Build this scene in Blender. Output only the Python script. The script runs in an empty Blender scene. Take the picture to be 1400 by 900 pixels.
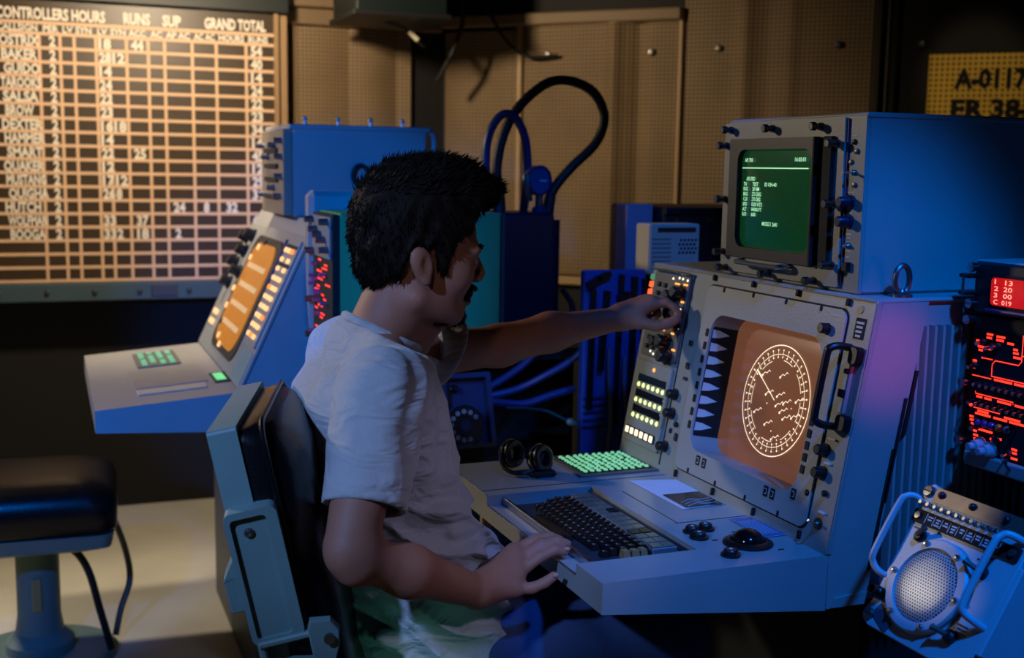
import bpy, bmesh, math, random
import numpy as np
from mathutils import Vector, Matrix

random.seed(7)
S = bpy.context.scene
COL = S.collection
PI = math.pi

# ------------------------------------------------------------------ camera
YAW, PITCH, ROLL = 0.37505, 0.13598, 0.015446
_f = Vector((math.sin(YAW) * math.cos(PITCH), math.cos(YAW) * math.cos(PITCH), -math.sin(PITCH)))
_r = Vector((math.cos(YAW), -math.sin(YAW), 0))
_u = _r.cross(_f)
_rt = _r * math.cos(ROLL) + _u * math.sin(ROLL)
_up = _u * math.cos(ROLL) - _r * math.sin(ROLL)
cd = bpy.data.cameras.new('camera')
cd.sensor_width = 36.0
cd.lens = 1608.3 / 1400 * 36
cd.clip_start = 0.02
cd.dof.use_dof = True
cd.dof.focus_distance = 1.75
cd.dof.aperture_fstop = 4.5
cam = bpy.data.objects.new('camera', cd)
COL.objects.link(cam)
cam.matrix_world = Matrix(((_rt.x, _up.x, -_f.x, 0), (_rt.y, _up.y, -_f.y, 0), (_rt.z, _up.z, -_f.z, 1.28), (0, 0, 0, 1)))
S.camera = cam

# ------------------------------------------------------------------ world, lights, exposure
wd = bpy.data.worlds.new('world')
S.world = wd
wd.use_nodes = True
wd.node_tree.nodes['Background'].inputs[0].default_value = (0.25, 0.4, 0.8, 1)
wd.node_tree.nodes['Background'].inputs[1].default_value = 0.006
S.view_settings.view_transform = 'Standard'
S.view_settings.look = 'None'
S.view_settings.exposure = 0.0
S.view_settings.gamma = 1.0
S.view_settings.use_curve_mapping = False


def spot(name, loc, aim, color, power, angle, blend=0.6, radius=0.1):
    l = bpy.data.lights.new(name, 'SPOT')
    l.color = color
    l.energy = power
    l.spot_size = math.radians(angle)
    l.spot_blend = blend
    l.shadow_soft_size = radius
    o = bpy.data.objects.new(name, l)
    COL.objects.link(o)
    o.location = loc
    o.rotation_euler = (Vector(aim) - Vector(loc)).to_track_quat('-Z', 'Y').to_euler()
    return o


# blue ceiling spot above and behind the camera, warm lamp near the status board, violet lamp at left, then added fill spots
spot('blue_ceiling_light', (0.90, 0.30, 2.4), (1.07, 1.30, 0.90), (0.0, 0.19, 1.0), 170, 31, 0.6, 0.06)
spot('blue_back_light', (1.0, 0.9, 2.4), (1.06, 2.5, 1.0), (0.0, 0.16, 1.0), 75, 30, 0.6, 0.06)
spot('blue_wall_light', (-1.0, -0.2, 1.75), (0.43, 2.82, 0.96), (0.0, 0.19, 1.0), 430, 22, 0.5, 0.06)
spot('blue_stool_fill', (-0.7, 0.6, 1.9), (-0.08, 3.1, 0.33), (0.0, 0.20, 1.0), 110, 14, 0.6, 0.06)  # added blue spot for the stool alone, no separate source known
spot('warm_board_light', (0.40, 3.40, 1.93), (0.85, 4.3, 1.15), (1.0, 0.78, 0.52), 60, 150, 0.5, 0.06)
spot('warm_left_light', (-1.6, 4.2, 2.15), (0.3, 2.6, 0.5), (1.0, 0.83, 0.62), 165, 66, 0.7, 0.1)
spot('violet_lamp', (-1.15, 0.45, 2.1), (0.39, 1.57, 0.96), (0.24, 0.43, 1.0), 150, 24, 0.7, 0.06)
spot('face_fill', (-0.1, 0.3, 1.9), (0.55, 1.66, 1.16), (1.0, 0.80, 0.70), 7, 13, 0.8, 0.06)  # added fill on the man's face, no known lamp
spot('pink_side_fill', (1.07, 0.95, 1.13), (1.115, 1.364, 1.02), (1.0, 0.10, 0.50), 3.2, 27, 1.0, 0.03)  # added pink spot tinting the console side, its source is unknown
spot('lap_fill', (1.0, 0.25, 1.75), (0.55, 1.55, 0.76), (0.60, 0.58, 1.0), 22, 18, 0.7, 0.06)  # added fill for belly and hand, no such fixture known
spot('low_green_fill', (0.60, 0.45, 0.45), (0.45, 1.5, 0.53), (0.14, 0.80, 0.70), 6.5, 19, 0.8, 0.05)  # added low green fill on the lower shirt, source unseen
spot('sign_fill', (1.9, 2.2, 2.3), (2.86, 3.12, 1.6), (1.0, 0.80, 0.50), 14, 16, 0.6, 0.04)  # added spot brightening only the sign, no known fixture

# ------------------------------------------------------------------ materials


def lin(c):
    return tuple(((x / 255) / 12.92 if x / 255 <= 0.04045 else ((x / 255 + 0.055) / 1.055) ** 2.4) for x in c)


MATS = {}


def mat(name, rgb, rough=0.5, metal=0.0, var=0.12, scale=18.0, bump=0.0, bscale=120.0, coat=0.0, sheen=0.0, spec=0.5):
    if name in MATS:
        return MATS[name]
    m = bpy.data.materials.new(name)
    m.use_nodes = True
    nt = m.node_tree
    b = nt.nodes['Principled BSDF']
    c = lin(rgb)
    tc = nt.nodes.new('ShaderNodeTexCoord')
    no = nt.nodes.new('ShaderNodeTexNoise')
    no.inputs['Scale'].default_value = scale
    no.inputs['Detail'].default_value = 5
    nt.links.new(tc.outputs['Object'], no.inputs['Vector'])
    mx = nt.nodes.new('ShaderNodeMix')
    mx.data_type = 'RGBA'
    mx.inputs[6].default_value = tuple(x * (1 - var) for x in c) + (1,)
    mx.inputs[7].default_value = tuple(min(1, x * (1 + var)) for x in c) + (1,)
    nt.links.new(no.outputs['Fac'], mx.inputs[0])
    nt.links.new(mx.outputs[2], b.inputs['Base Color'])
    b.inputs['Roughness'].default_value = rough
    b.inputs['Metallic'].default_value = metal
    b.inputs['Coat Weight'].default_value = coat
    b.inputs['Sheen Weight'].default_value = sheen
    b.inputs['Specular IOR Level'].default_value = spec
    if bump > 0:
        n2 = nt.nodes.new('ShaderNodeTexNoise')
        n2.inputs['Scale'].default_value = bscale
        n2.inputs['Detail'].default_value = 3
        nt.links.new(tc.outputs['Object'], n2.inputs['Vector'])
        bp = nt.nodes.new('ShaderNodeBump')
        bp.inputs['Strength'].default_value = bump
        bp.inputs['Distance'].default_value = 0.002
        nt.links.new(n2.outputs['Fac'], bp.inputs['Height'])
        nt.links.new(bp.outputs['Normal'], b.inputs['Normal'])
    MATS[name] = m
    return m


def emit(name, rgb, strength, base=(8, 8, 8), rough=0.25):
    if name in MATS:
        return MATS[name]
    m = bpy.data.materials.new(name)
    m.use_nodes = True
    nt = m.node_tree
    b = nt.nodes['Principled BSDF']
    b.inputs['Base Color'].default_value = lin(base) + (1,)
    b.inputs['Roughness'].default_value = rough
    c = lin(rgb)
    tc = nt.nodes.new('ShaderNodeTexCoord')
    no = nt.nodes.new('ShaderNodeTexNoise')
    no.inputs['Scale'].default_value = 60
    nt.links.new(tc.outputs['Object'], no.inputs['Vector'])
    mr = nt.nodes.new('ShaderNodeMapRange')
    mr.inputs['To Min'].default_value = strength * 0.8
    mr.inputs['To Max'].default_value = strength * 1.2
    nt.links.new(no.outputs['Fac'], mr.inputs['Value'])
    b.inputs['Emission Color'].default_value = c + (1,)
    nt.links.new(mr.outputs['Result'], b.inputs['Emission Strength'])
    MATS[name] = m
    return m


def perforated(name, rgb, hole, pitch, rot=0.0, frac=0.3, rough=0.7, bump=0.5):
    """sheet with a regular grid of small dark holes; grid runs along the rotated x axis and z"""
    m = bpy.data.materials.new(name)
    m.use_nodes = True
    nt = m.node_tree
    L = nt.links.new
    b = nt.nodes['Principled BSDF']
    b.inputs['Roughness'].default_value = rough
    tc = nt.nodes.new('ShaderNodeTexCoord')
    vr = nt.nodes.new('ShaderNodeVectorRotate')
    vr.rotation_type = 'Z_AXIS'
    vr.inputs['Angle'].default_value = -rot
    L(tc.outputs['Object'], vr.inputs['Vector'])
    sp = nt.nodes.new('ShaderNodeSeparateXYZ')
    L(vr.outputs[0], sp.inputs[0])

    def M(op, a, bb):
        n = nt.nodes.new('ShaderNodeMath')
        n.operation = op
        for i, v in ((0, a), (1, bb)):
            if v is None:
                continue
            if isinstance(v, (int, float)):
                n.inputs[i].default_value = v
            else:
                L(v, n.inputs[i])
        return n.outputs[0]
    sx = M('COSINE', M('MULTIPLY', sp.outputs[0], 2 * PI / pitch), None)
    sz = M('COSINE', M('MULTIPLY', sp.outputs[2], 2 * PI / pitch), None)
    h = M('ADD', sx, sz)
    mr = nt.nodes.new('ShaderNodeMapRange')
    L(h, mr.inputs['Value'])
    mr.inputs['From Min'].default_value = 2 - 4 * frac - 0.3
    mr.inputs['From Max'].default_value = 2 - 4 * frac + 0.3
    no = nt.nodes.new('ShaderNodeTexNoise')
    no.inputs['Scale'].default_value = 5
    no.inputs['Detail'].default_value = 6
    L(tc.outputs['Object'], no.inputs['Vector'])
    c = lin(rgb)
    m1 = nt.nodes.new('ShaderNodeMix')
    m1.data_type = 'RGBA'
    m1.inputs[6].default_value = tuple(x * 0.7 for x in c) + (1,)
    m1.inputs[7].default_value = tuple(min(1, x * 1.25) for x in c) + (1,)
    L(no.outputs['Fac'], m1.inputs[0])
    m2 = nt.nodes.new('ShaderNodeMix')
    m2.data_type = 'RGBA'
    m2.inputs[7].default_value = lin(hole) + (1,)
    L(mr.outputs['Result'], m2.inputs[0])
    L(m1.outputs[2], m2.inputs[6])
    L(m2.outputs[2], b.inputs['Base Color'])
    bp = nt.nodes.new('ShaderNodeBump')
    bp.invert = True
    bp.inputs['Strength'].default_value = bump
    bp.inputs['Distance'].default_value = 0.003
    L(mr.outputs['Result'], bp.inputs['Height'])
    L(bp.outputs['Normal'], b.inputs['Normal'])
    MATS[name] = m
    return m


paint = mat('console_paint', (148, 150, 146), 0.42, 0, 0.10, 9, 0.15, 300)
deskp = mat('desk_enamel', (146, 148, 146), 0.27, 0, 0.14, 7, 0.12, 300)
paint2 = mat('plate_paint', (140, 144, 138), 0.38, 0, 0.12, 14, 0.1, 300)
tealpaint = mat('teal_cabinet_paint', (39, 149, 90), 0.5, 0, 0.1, 6, 0.1, 300)
bluepaint = mat('navy_enamel', (30, 46, 88), 0.4, 0, 0.15, 8, 0.1, 200)
black = mat('black_plastic', (14, 14, 15), 0.38)
dark = mat('dark_enamel', (26, 27, 30), 0.5, 0, 0.2, 12)
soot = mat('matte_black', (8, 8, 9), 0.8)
steel = mat('bright_steel', (190, 190, 192), 0.25, 1.0)
worn = mat('worn_steel', (120, 118, 114), 0.38, 0.9, 0.25, 40)
leather = mat('black_leather', (13, 12, 16), 0.33, 0, 0.15, 30, 0.25, 220, 0.1)
rubber = mat('black_rubber', (16, 16, 16), 0.55, 0, 0.2, 30, 0.2, 200)
tan = mat('tan_metal', (166, 134, 98), 0.5, 0, 0.15, 10)
cream = mat('cream_plastic', (196, 186, 160), 0.5, 0, 0.08, 10)
white = mat('white_marker', (250, 240, 226), 0.7, 0, 0.05)
ink = mat('white_print', (190, 196, 200), 0.6)

# ------------------------------------------------------------------ mesh helpers
WO = {}  # object name -> world origin


def Fr(o, u, v):
    u = Vector(u).normalized()
    v = Vector(v).normalized()
    n = u.cross(v)
    return Matrix(((u.x, v.x, n.x, o[0]), (u.y, v.y, n.y, o[1]), (u.z, v.z, n.z, o[2]), (0, 0, 0, 1)))


ID = Matrix.Identity(4)


def rrect(u0, v0, u1, v1, r, seg=5):
    pts = []
    for cx, cy, a0 in ((u1 - r, v0 + r, -PI / 2), (u1 - r, v1 - r, 0), (u0 + r, v1 - r, PI / 2), (u0 + r, v0 + r, PI)):
        for i in range(seg + 1):
            a = a0 + PI / 2 * i / seg
            pts.append((cx + r * math.cos(a), cy + r * math.sin(a)))
    return pts


def circ(cx, cy, r, n=24, ry=None):
    ry = ry or r
    return [(cx + r * math.cos(2 * PI * i / n), cy + ry * math.sin(2 * PI * i / n)) for i in range(n)]


class MB:
    def __init__(s):
        s.v = []
        s.f = []

    def add(s, vs, fs, T=None):
        k = len(s.v)
        if T is not None:
            vs = [T @ Vector(p) for p in vs]
        s.v += [tuple(p) for p in vs]
        s.f += [tuple(i + k for i in f) for f in fs]
        return s

    def box(s, lo, hi, T=None, ch=0.0):
        x0, y0, z0 = lo
        x1, y1, z1 = hi
        if ch <= 0:
            vs = [(x0, y0, z0), (x1, y0, z0), (x1, y1, z0), (x0, y1, z0), (x0, y0, z1), (x1, y0, z1), (x1, y1, z1), (x0, y1, z1)]
            fs = [(3, 2, 1, 0), (4, 5, 6, 7), (0, 1, 5, 4), (1, 2, 6, 5), (2, 3, 7, 6), (3, 0, 4, 7)]
            return s.add(vs, fs, T)
        c = min(ch, (x1 - x0) / 2.01, (y1 - y0) / 2.01, (z1 - z0) / 2.01)

        def loop(x0, y0, x1, y1, c, z):
            return [(x0 + c, y0, z), (x1 - c, y0, z), (x1, y0 + c, z), (x1, y1 - c, z), (x1 - c, y1, z), (x0 + c, y1, z), (x0, y1 - c, z), (x0, y0 + c, z)]
        e = 1e-5
        R = [loop(x0 + c, y0 + c, x1 - c, y1 - c, e, z0), loop(x0, y0, x1, y1, c, z0 + c), loop(x0, y0, x1, y1, c, z1 - c), loop(x0 + c, y0 + c, x1 - c, y1 - c, e, z1)]
        return s.loft(R, T)

    def loft(s, rings, T=None, cap=True, closed=True):
        n = len(rings[0])
        vs = [p for r in rings for p in r]
        fs = []
        for i in range(len(rings) - 1):
            for j in range(n if closed else n - 1):
                a = i * n + j
                b = i * n + (j + 1) % n
                fs.append((a, b, b + n, a + n))
        if cap:
            fs.append(tuple(range(n - 1, -1, -1)))
            fs.append(tuple(range((len(rings) - 1) * n, len(rings) * n)))
        return s.add(vs, fs, T)

    def prism(s, poly, z0, z1, T=None, ch=0.0):
        if ch > 0:
            n = len(poly)
            cx = sum(p[0] for p in poly) / n
            cy = sum(p[1] for p in poly) / n
            w = max(abs(p[0] - cx) for p in poly)
            h = max(abs(p[1] - cy) for p in poly)
            ins = [(cx + (p[0] - cx) * (1 - ch / w), cy + (p[1] - cy) * (1 - ch / h)) for p in poly]
            return s.loft([[(p[0], p[1], z0) for p in poly], [(p[0], p[1], z1 - ch) for p in poly], [(p[0], p[1], z1) for p in ins]], T)
        return s.loft([[(p[0], p[1], z0) for p in poly], [(p[0], p[1], z1) for p in poly]], T)

    def ring(s, outer, inner, z0, z1, T=None):
        n = len(outer)
        vs = [(p[0], p[1], z1) for p in outer] + [(p[0], p[1], z1) for p in inner] + [(p[0], p[1], z0) for p in inner] + [(p[0], p[1], z0) for p in outer]
        fs = []
        for k in range(4):
            a0 = k * n
            b0 = ((k + 1) % 4) * n
            for j in range(n):
                j2 = (j + 1) % n
                fs.append((a0 + j, a0 + j2, b0 + j2, b0 + j))
        return s.add(vs, fs, T)

    def cyl(s, p0, p1, r0, r1=None, n=14, T=None):
        p0 = Vector(p0)
        p1 = Vector(p1)
        r1 = r0 if r1 is None else r1
        d = (p1 - p0).normalized()
        a = d.orthogonal().normalized()
        b = d.cross(a)
        R = [[p + (a * math.cos(2 * PI * i / n) + b * math.sin(2 * PI * i / n)) * r for i in range(n)] for p, r in ((p0, r0), (p1, r1))]
        return s.loft(R, T)

    def lathe(s, prof, T=None, n=20):
        R = [[(r * math.cos(2 * PI * i / n), r * math.sin(2 * PI * i / n), z) for i in range(n)] for r, z in prof]
        return s.loft(R, T)

    def tube(s, path, r, n=8, T=None, closed=False):
        P = [Vector(p) for p in path]
        m = len(P)
        rs = r if isinstance(r, (list, tuple)) else [r] * m
        R = []
        a = None
        for i in range(m):
            if closed:
                d = (P[(i + 1) % m] - P[i - 1]).normalized()
            else:
                d = (P[min(i + 1, m - 1)] - P[max(i - 1, 0)]).normalized()
            if a is None:
                a = d.orthogonal().normalized()
            else:
                a = (a - d * a.dot(d)).normalized()
            b = d.cross(a)
            R.append([P[i] + (a * math.cos(2 * PI * k / n) + b * math.sin(2 * PI * k / n)) * rs[i] for k in range(n)])
        if closed:
            R.append(R[0])
        return s.loft(R, T, cap=not closed)

    def ball(s, c, r, T=None, nu=16, nv=10, a0=-PI / 2, a1=PI / 2):
        r = (r, r, r) if isinstance(r, (int, float)) else r
        R = []
        for j in range(nv + 1):
            a = a0 + (a1 - a0) * j / nv
            q = max(math.cos(a), 1e-3)
            R.append([(c[0] + r[0] * q * math.cos(2 * PI * i / nu), c[1] + r[1] * q * math.sin(2 * PI * i / nu), c[2] + r[2] * math.sin(a)) for i in range(nu)])
        return s.loft(R, T)

    def build(s, name, m, parent=None, smooth=True, angle=35, origin=None):
        return make(name, s.v, s.f, m, parent, smooth, angle, origin)


def make(name, v, f, m, parent=None, smooth=True, angle=35, origin=None):
    A = np.array(v, dtype=np.float64)
    lo = A.min(0)
    hi = A.max(0)
    o = Vector(origin) if origin is not None else Vector((lo + hi) / 2)
    if origin is None and parent is None:
        o.z = lo[2]
    A = A - np.array(o)
    me = bpy.data.meshes.new(name)
    if isinstance(f, np.ndarray):
        me.vertices.add(len(A))
        me.vertices.foreach_set('co', A.astype(np.float32).ravel())
        nq, k = f.shape
        me.loops.add(nq * k)
        me.loops.foreach_set('vertex_index', f.astype(np.int32).ravel())
        me.polygons.add(nq)
        me.polygons.foreach_set('loop_start', np.arange(0, nq * k, k, dtype=np.int32))
        me.update(calc_edges=True)
        me.validate()
    else:
        me.from_pydata(A.tolist(), [], f)
        bm = bmesh.new()
        bm.from_mesh(me)
        bmesh.ops.recalc_face_normals(bm, faces=bm.faces)
        bm.to_mesh(me)
        bm.free()
    if smooth:
        me.polygons.foreach_set('use_smooth', [True] * len(me.polygons))
        if angle < 180:
            me.set_sharp_from_angle(angle=math.radians(angle))
    me.materials.append(m)
    return put(name, me, o, parent)


def put(name, me, o, parent=None):
    ob = bpy.data.objects.new(name, me)
    COL.objects.link(ob)
    o = Vector(o)
    if parent is not None:
        ob.parent = parent
        ob.location = o - WO[parent.name]
    else:
        ob.location = o
    WO[ob.name] = o
    return ob


def again(src, delta, parent=None):
    """another object sharing the mesh, moved by delta in world space"""
    return put(src.name.split('.')[0], src.data, WO[src.name] + Vector(delta), parent if parent is not None else src.parent)


def thing(name, label, cat, loc, group=None):
    o = bpy.data.objects.new(name, None)
    o.empty_display_size = 0.05
    COL.objects.link(o)
    o.location = loc
    WO[o.name] = Vector(loc)
    return tag(o, label, cat, group)


def tag(o, label, cat, group=None):
    o['label'] = label
    o['category'] = cat
    if group:
        o['group'] = group
    return o


def struct(o, label=None):
    o['kind'] = 'structure'
    if label:
        o['label'] = label
    return o


def text(s, T, u, v, h, m, parent, name='lettering', width=None, bold=0.0, depth=0.0004, align='LEFT', sx=1.0):
    """lettering as a thin mesh in frame T, baseline-left (u, v), cap height h"""
    cu = bpy.data.curves.new('txt', 'FONT')
    cu.body = s
    cu.size = h / 0.70
    cu.offset = bold * h
    cu.resolution_u = 2
    cu.extrude = 0
    o = bpy.data.objects.new('txt', cu)
    me = o.to_mesh()
    A = np.zeros(len(me.vertices) * 3, dtype=np.float32)
    me.vertices.foreach_get('co', A)
    A = A.reshape(-1, 3)
    F = [tuple(p.vertices) for p in me.polygons]
    o.to_mesh_clear()
    bpy.data.objects.remove(o)
    bpy.data.curves.remove(cu)
    A = A.copy()
    w = A[:, 0].max() - A[:, 0].min()
    A[:, 0] -= A[:, 0].min()
    k = sx if width is None else width / w
    A[:, 0] *= k
    if align == 'CENTER':
        A[:, 0] -= w * k / 2
    P = [T @ Vector((u + a[0], v + a[1], depth)) for a in A]
    return make(name, P, F, m, parent, smooth=False)


def arc(cx, cy, r, a0, a1, n):
    return [(cx + r * math.cos(a0 + (a1 - a0) * i / n), cy + r * math.sin(a0 + (a1 - a0) * i / n)) for i in range(n + 1)]


def strip(mb, pts, w, z, T, closed=False):
    """flat ribbon of width w along 2-D points at height z in frame T"""
    n = len(pts)
    vs = []
    for i in range(n):
        a = Vector(pts[(i - 1) % n] if closed else pts[max(i - 1, 0)])
        b = Vector(pts[(i + 1) % n] if closed else pts[min(i + 1, n - 1)])
        d = (b - a).normalized()
        q = Vector((-d.y, d.x)) * w / 2
        p = Vector(pts[i])
        vs += [(p.x + q.x, p.y + q.y, z), (p.x - q.x, p.y - q.y, z)]
    fs = [(2 * i, 2 * i + 1, 2 * ((i + 1) % n) + 1, 2 * ((i + 1) % n)) for i in range(n if closed else n - 1)]
    mb.add(vs, fs, T)


def spline(pts, k=8):
    P = [Vector(p) for p in pts]
    out = []
    for i in range(len(P) - 1):
        p0 = P[max(i - 1, 0)]
        p1 = P[i]
        p2 = P[i + 1]
        p3 = P[min(i + 2, len(P) - 1)]
        for j in range(k):
            t = j / k
            out.append(0.5 * ((2 * p1) + (p2 - p0) * t + (2 * p0 - 5 * p1 + 4 * p2 - p3) * t * t + (3 * p1 - p0 - 3 * p2 + p3) * t ** 3))
    out.append(P[-1])
    return out

# ================================================================== the room
WX, WY = 0.7038, -0.7104           # direction of the slanting wall
WP = Vector((1.811, 4.176, 0))     # a point on it
WT = Fr(WP, (WX, WY, 0), (0, 0, 1))  # frame: u along the wall to the right, v up, n into the room


def wall_pt(s):
    return WP + Vector((WX, WY, 0)) * s


floor_m = mat('worn_floor_lino', (198, 196, 182), 0.6, 0, 0.3, 3.5, 0.1, 40)
dark_shell = mat('dark_wall_and_shade', (20, 18, 17), 0.75, 0, 0.25, 6)  # dark lower wall; also shade painted in the corner and around the sign
sof = mat('soffit_paint', (128, 106, 78), 0.6, 0, 0.12, 5)
perf = perforated('perforated_tan_panel', (140, 116, 84), (34, 26, 18), 0.0150, 0.0, 0.27)
perf45 = perforated('perforated_slanting_panel', (140, 116, 84), (34, 26, 18), 0.0150, math.atan2(WY, WX), 0.27)
seam_m = mat('seam_strip_paint', (176, 146, 106), 0.5, 0, 0.1, 8)

struct(MB().box((-3.0, -2.6, -0.05), (3.6, 4.9, 0.0)).build('floor', floor_m))
struct(MB().box((-3.0, -2.6, 2.45), (3.6, 4.9, 2.5)).build('ceiling', dark_shell))
# left wall (behind the status board), from far left to the corner
cx, cy = 1.4697, 4.521
wl = struct(MB().box((-3.0, cy, 0), (cx + 0.1, cy + 0.1, 2.45)).build('wall_left', dark_shell))


def wavy(u0, u1, v0, v1, hfun, T, nu=40, thick=0.012):
    vs = []
    for i in range(nu + 1):
        u = u0 + (u1 - u0) * i / nu
        for v in (v0, v1):
            vs.append((u, v, hfun(u) + thick))
    fs = [(2 * i, 2 * i + 2, 2 * i + 3, 2 * i + 1) for i in range(nu)]
    k = len(vs)
    vs += [(u0, v0, 0), (u1, v0, 0), (u1, v1, 0), (u0, v1, 0)]
    fs += [(k, k + 3, 1, 0), (k + 1, 2 * nu, 2 * nu + 1, k + 2), (k + 3, k + 2, 2 * nu + 1, 1)[:3] + (1,), (k, 0, 2 * nu, k + 1), (k, k + 1, k + 2, k + 3)]
    return MB().add(vs, fs, T)


LT = Fr((0, cy, 0), (1, 0, 0), (0, 0, 1))
for a, b in ((-2.2, -1.2), (-1.2, -0.2), (-0.2, 0.87)):
    wavy(a, b - 0.01, 0.86, 2.3, lambda u: 0.004 * math.sin(9 * u), LT).build('wall_panel', perf, wl)
wavy(0.885, 1.085, 0.86, 1.80, lambda u: 0.012 * math.sin((u - 0.885) / 0.2 * PI), LT).build('wall_panel', perf, wl)
wavy(1.085, 1.33, 0.86, 1.80, lambda u: 0.022 * abs(math.sin((u - 1.085) / 0.19 * PI)), LT).build('wall_panel', perf, wl)  # panel ends short; bare dark wall stands in for corner shade
MB().box((0.868, 0.86, 0.0), (0.884, 1.80, 0.022), LT, 0.003).build('seam_strip', seam_m, wl)
MB().box((0.80, 1.80, 0.0), (1.455, 1.86, 0.05), LT, 0.004).build('soffit', sof, wl)
MB().box((0.80, 1.86, 0.0), (1.03, 2.3, 0.09), LT, 0.004).build('soffit_box', sof, wl)

# slanting wall
wr = MB().box((-0.485, 0, -0.1), (2.3, 2.45, 0), WT).build('wall_back', dark_shell)  # bare dark stretch right of the panels stands in for shade
struct(wr)


def bulge(u0, u1, amp, ripple=0.0, f=30, ph=0.0):
    return lambda u: amp * math.sin(max(0, min(1, (u - u0) / (u1 - u0))) * PI) ** 0.6 + ripple * math.sin(f * u + ph)


wavy(-0.47, -0.155, 0.88, 1.80, bulge(-0.47, -0.155, 0.014, 0.007, 28), WT, 60).build('wall_panel', perf45, wr)
wavy(-0.135, 0.478, 0.88, 1.83, lambda u: 0.012 * math.sin((u + 0.135) / 0.613 * PI) + 0.026 * math.exp(-((u - 0.237) / 0.03) ** 2) - 0.02 * math.exp(-((u - 0.33) / 0.03) ** 2), WT, 90).build('wall_panel', perf45, wr)
wavy(0.496, 1.15, 0.88, 1.90, lambda u: 0.010 * math.sin((u - 0.496) / 0.654 * PI) + 0.016 * math.exp(-((u - 0.72) / 0.03) ** 2) - 0.006 * math.exp(-((u - 0.80) / 0.03) ** 2) + 0.006 * math.exp(-((u - 0.88) / 0.025) ** 2), WT, 90).build('wall_panel', perf45, wr)
for u, w in ((-0.145, 0.022), (0.487, 0.016)):
    MB().box((u - w / 2, 0.88, 0), (u + w / 2, 1.85, 0.03), WT, 0.004).build('seam_strip', seam_m, wr)
MB().box((1.155, 0.88, 0), (1.185, 2.1, 0.03), WT, 0.006).build('seam_strip', mat('dark_seam', (60, 50, 38), 0.5), wr)
MB().cyl((1.205, 0.9, 0.03), (1.205, 2.2, 0.03), 0.006, T=WT).build('conduit', mat('dark_seam', (60, 50, 38), 0.5), wr)
MB().box((-0.47, 0.84, 0), (1.15, 0.872, 0.03), WT, 0.004).build('panel_rail', seam_m, wr)
MB().box((-0.47, 1.815, 0), (0.49, 1.86, 0.05), WT, 0.006).build('cornice', sof, wr)
MB().box((0.49, 1.90, 0), (1.18, 1.93, 0.05), WT, 0.006).build('cornice', sof, wr)
rb = MB().lathe([(0.014, 0.0), (0.014, 0.012), (0.009, 0.02), (0.001, 0.021)], WT @ Matrix.Translation((-0.03, 1.706, 0.014)), 10).build('rivet', worn, wr)
for u, v in ((0.377, 1.706), (0.626, 1.713), (1.039, 1.714), (1.31, 1.71)):
    d = wall_pt(u) - wall_pt(-0.03)
    again(rb, (d.x, d.y, v - 1.706))

# stencilled sign on the slanting wall
ys = perforated('perforated_yellow_sheet', (250, 190, 66), (52, 38, 14), 0.0172, math.atan2(WY, WX), 0.26)
sg = thing('wall_sign', 'yellow perforated sign stencilled in black on the dark wall behind the green monitor', 'sign', wall_pt(1.48) + Vector((0, 0, 1.30)) + WT.to_3x3() @ Vector((0, 0, 0.006)))
MB().box((1.336, 1.30, 0.002), (1.80, 1.676, 0.010), WT, 0.001).build('sign_sheet', ys, sg)
SF = WT @ Matrix.Translation((0, 0, 0.0105))
text('A-0117-', SF, 1.418, 1.566, 0.058, soot, sg, bold=0.07, width=0.245)
text('ER 38-', SF, 1.414, 1.468, 0.058, soot, sg, bold=0.07, width=0.24)

# dark housing hanging from the ceiling in front of the corner, with loose wires
hb = thing('ceiling_box', 'dark green metal box hanging from the ceiling above the wall corner', 'box', (1.15, 4.1, 1.79))
MB().box((0.98, 3.95, 1.79), (1.30, 4.30, 2.45), None, 0.006).build('housing', mat('deep_green_enamel', (11, 26, 27), 0.5), hb)
MB().box((0.968, 3.94, 1.782), (1.312, 4.31, 1.80), None, 0.003).build('bottom_flange', dark, hb)
w1 = thing('loose_wire', 'short pale stub of cable dangling under the dark ceiling box', 'cable', (1.19, 4.1, 1.7))
MB().tube(spline([(1.12, 4.12, 1.785), (1.15, 4.11, 1.775), (1.185, 4.1, 1.765), (1.215, 4.1, 1.74), (1.24, 4.09, 1.715), (1.262, 4.09, 1.70)]), 0.006).build('sheath', black, w1)
MB().tube([(1.205, 4.095, 1.752), (1.235, 4.085, 1.722)], 0.009).build('sleeve', cream, w1)
w2 = MB().tube(spline([wall_pt(-0.30) + Vector((-.05, -.05, 1.95)), wall_pt(-0.2) + Vector((-.05, -.05, 1.78)), wall_pt(-0.1) + Vector((-.05, -.05, 1.70)), wall_pt(0.02) + Vector((-.03, -.03, 1.70))]), 0.007).build('hanging_wire', rubber)
tag(w2, 'thin dark wire sagging across the top of the slanting wall to a rivet', 'cable')
w3 = MB().tube(spline([(1.40, 4.2, 2.45), (1.42, 4.2, 2.0), (1.44, 4.2, 1.82), (1.40, 4.2, 1.70), (1.36, 4.25, 1.6)]), 0.009).build('hanging_wire', rubber)
tag(w3, 'dark cable hanging from the ceiling in the wall corner', 'cable')

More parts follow.
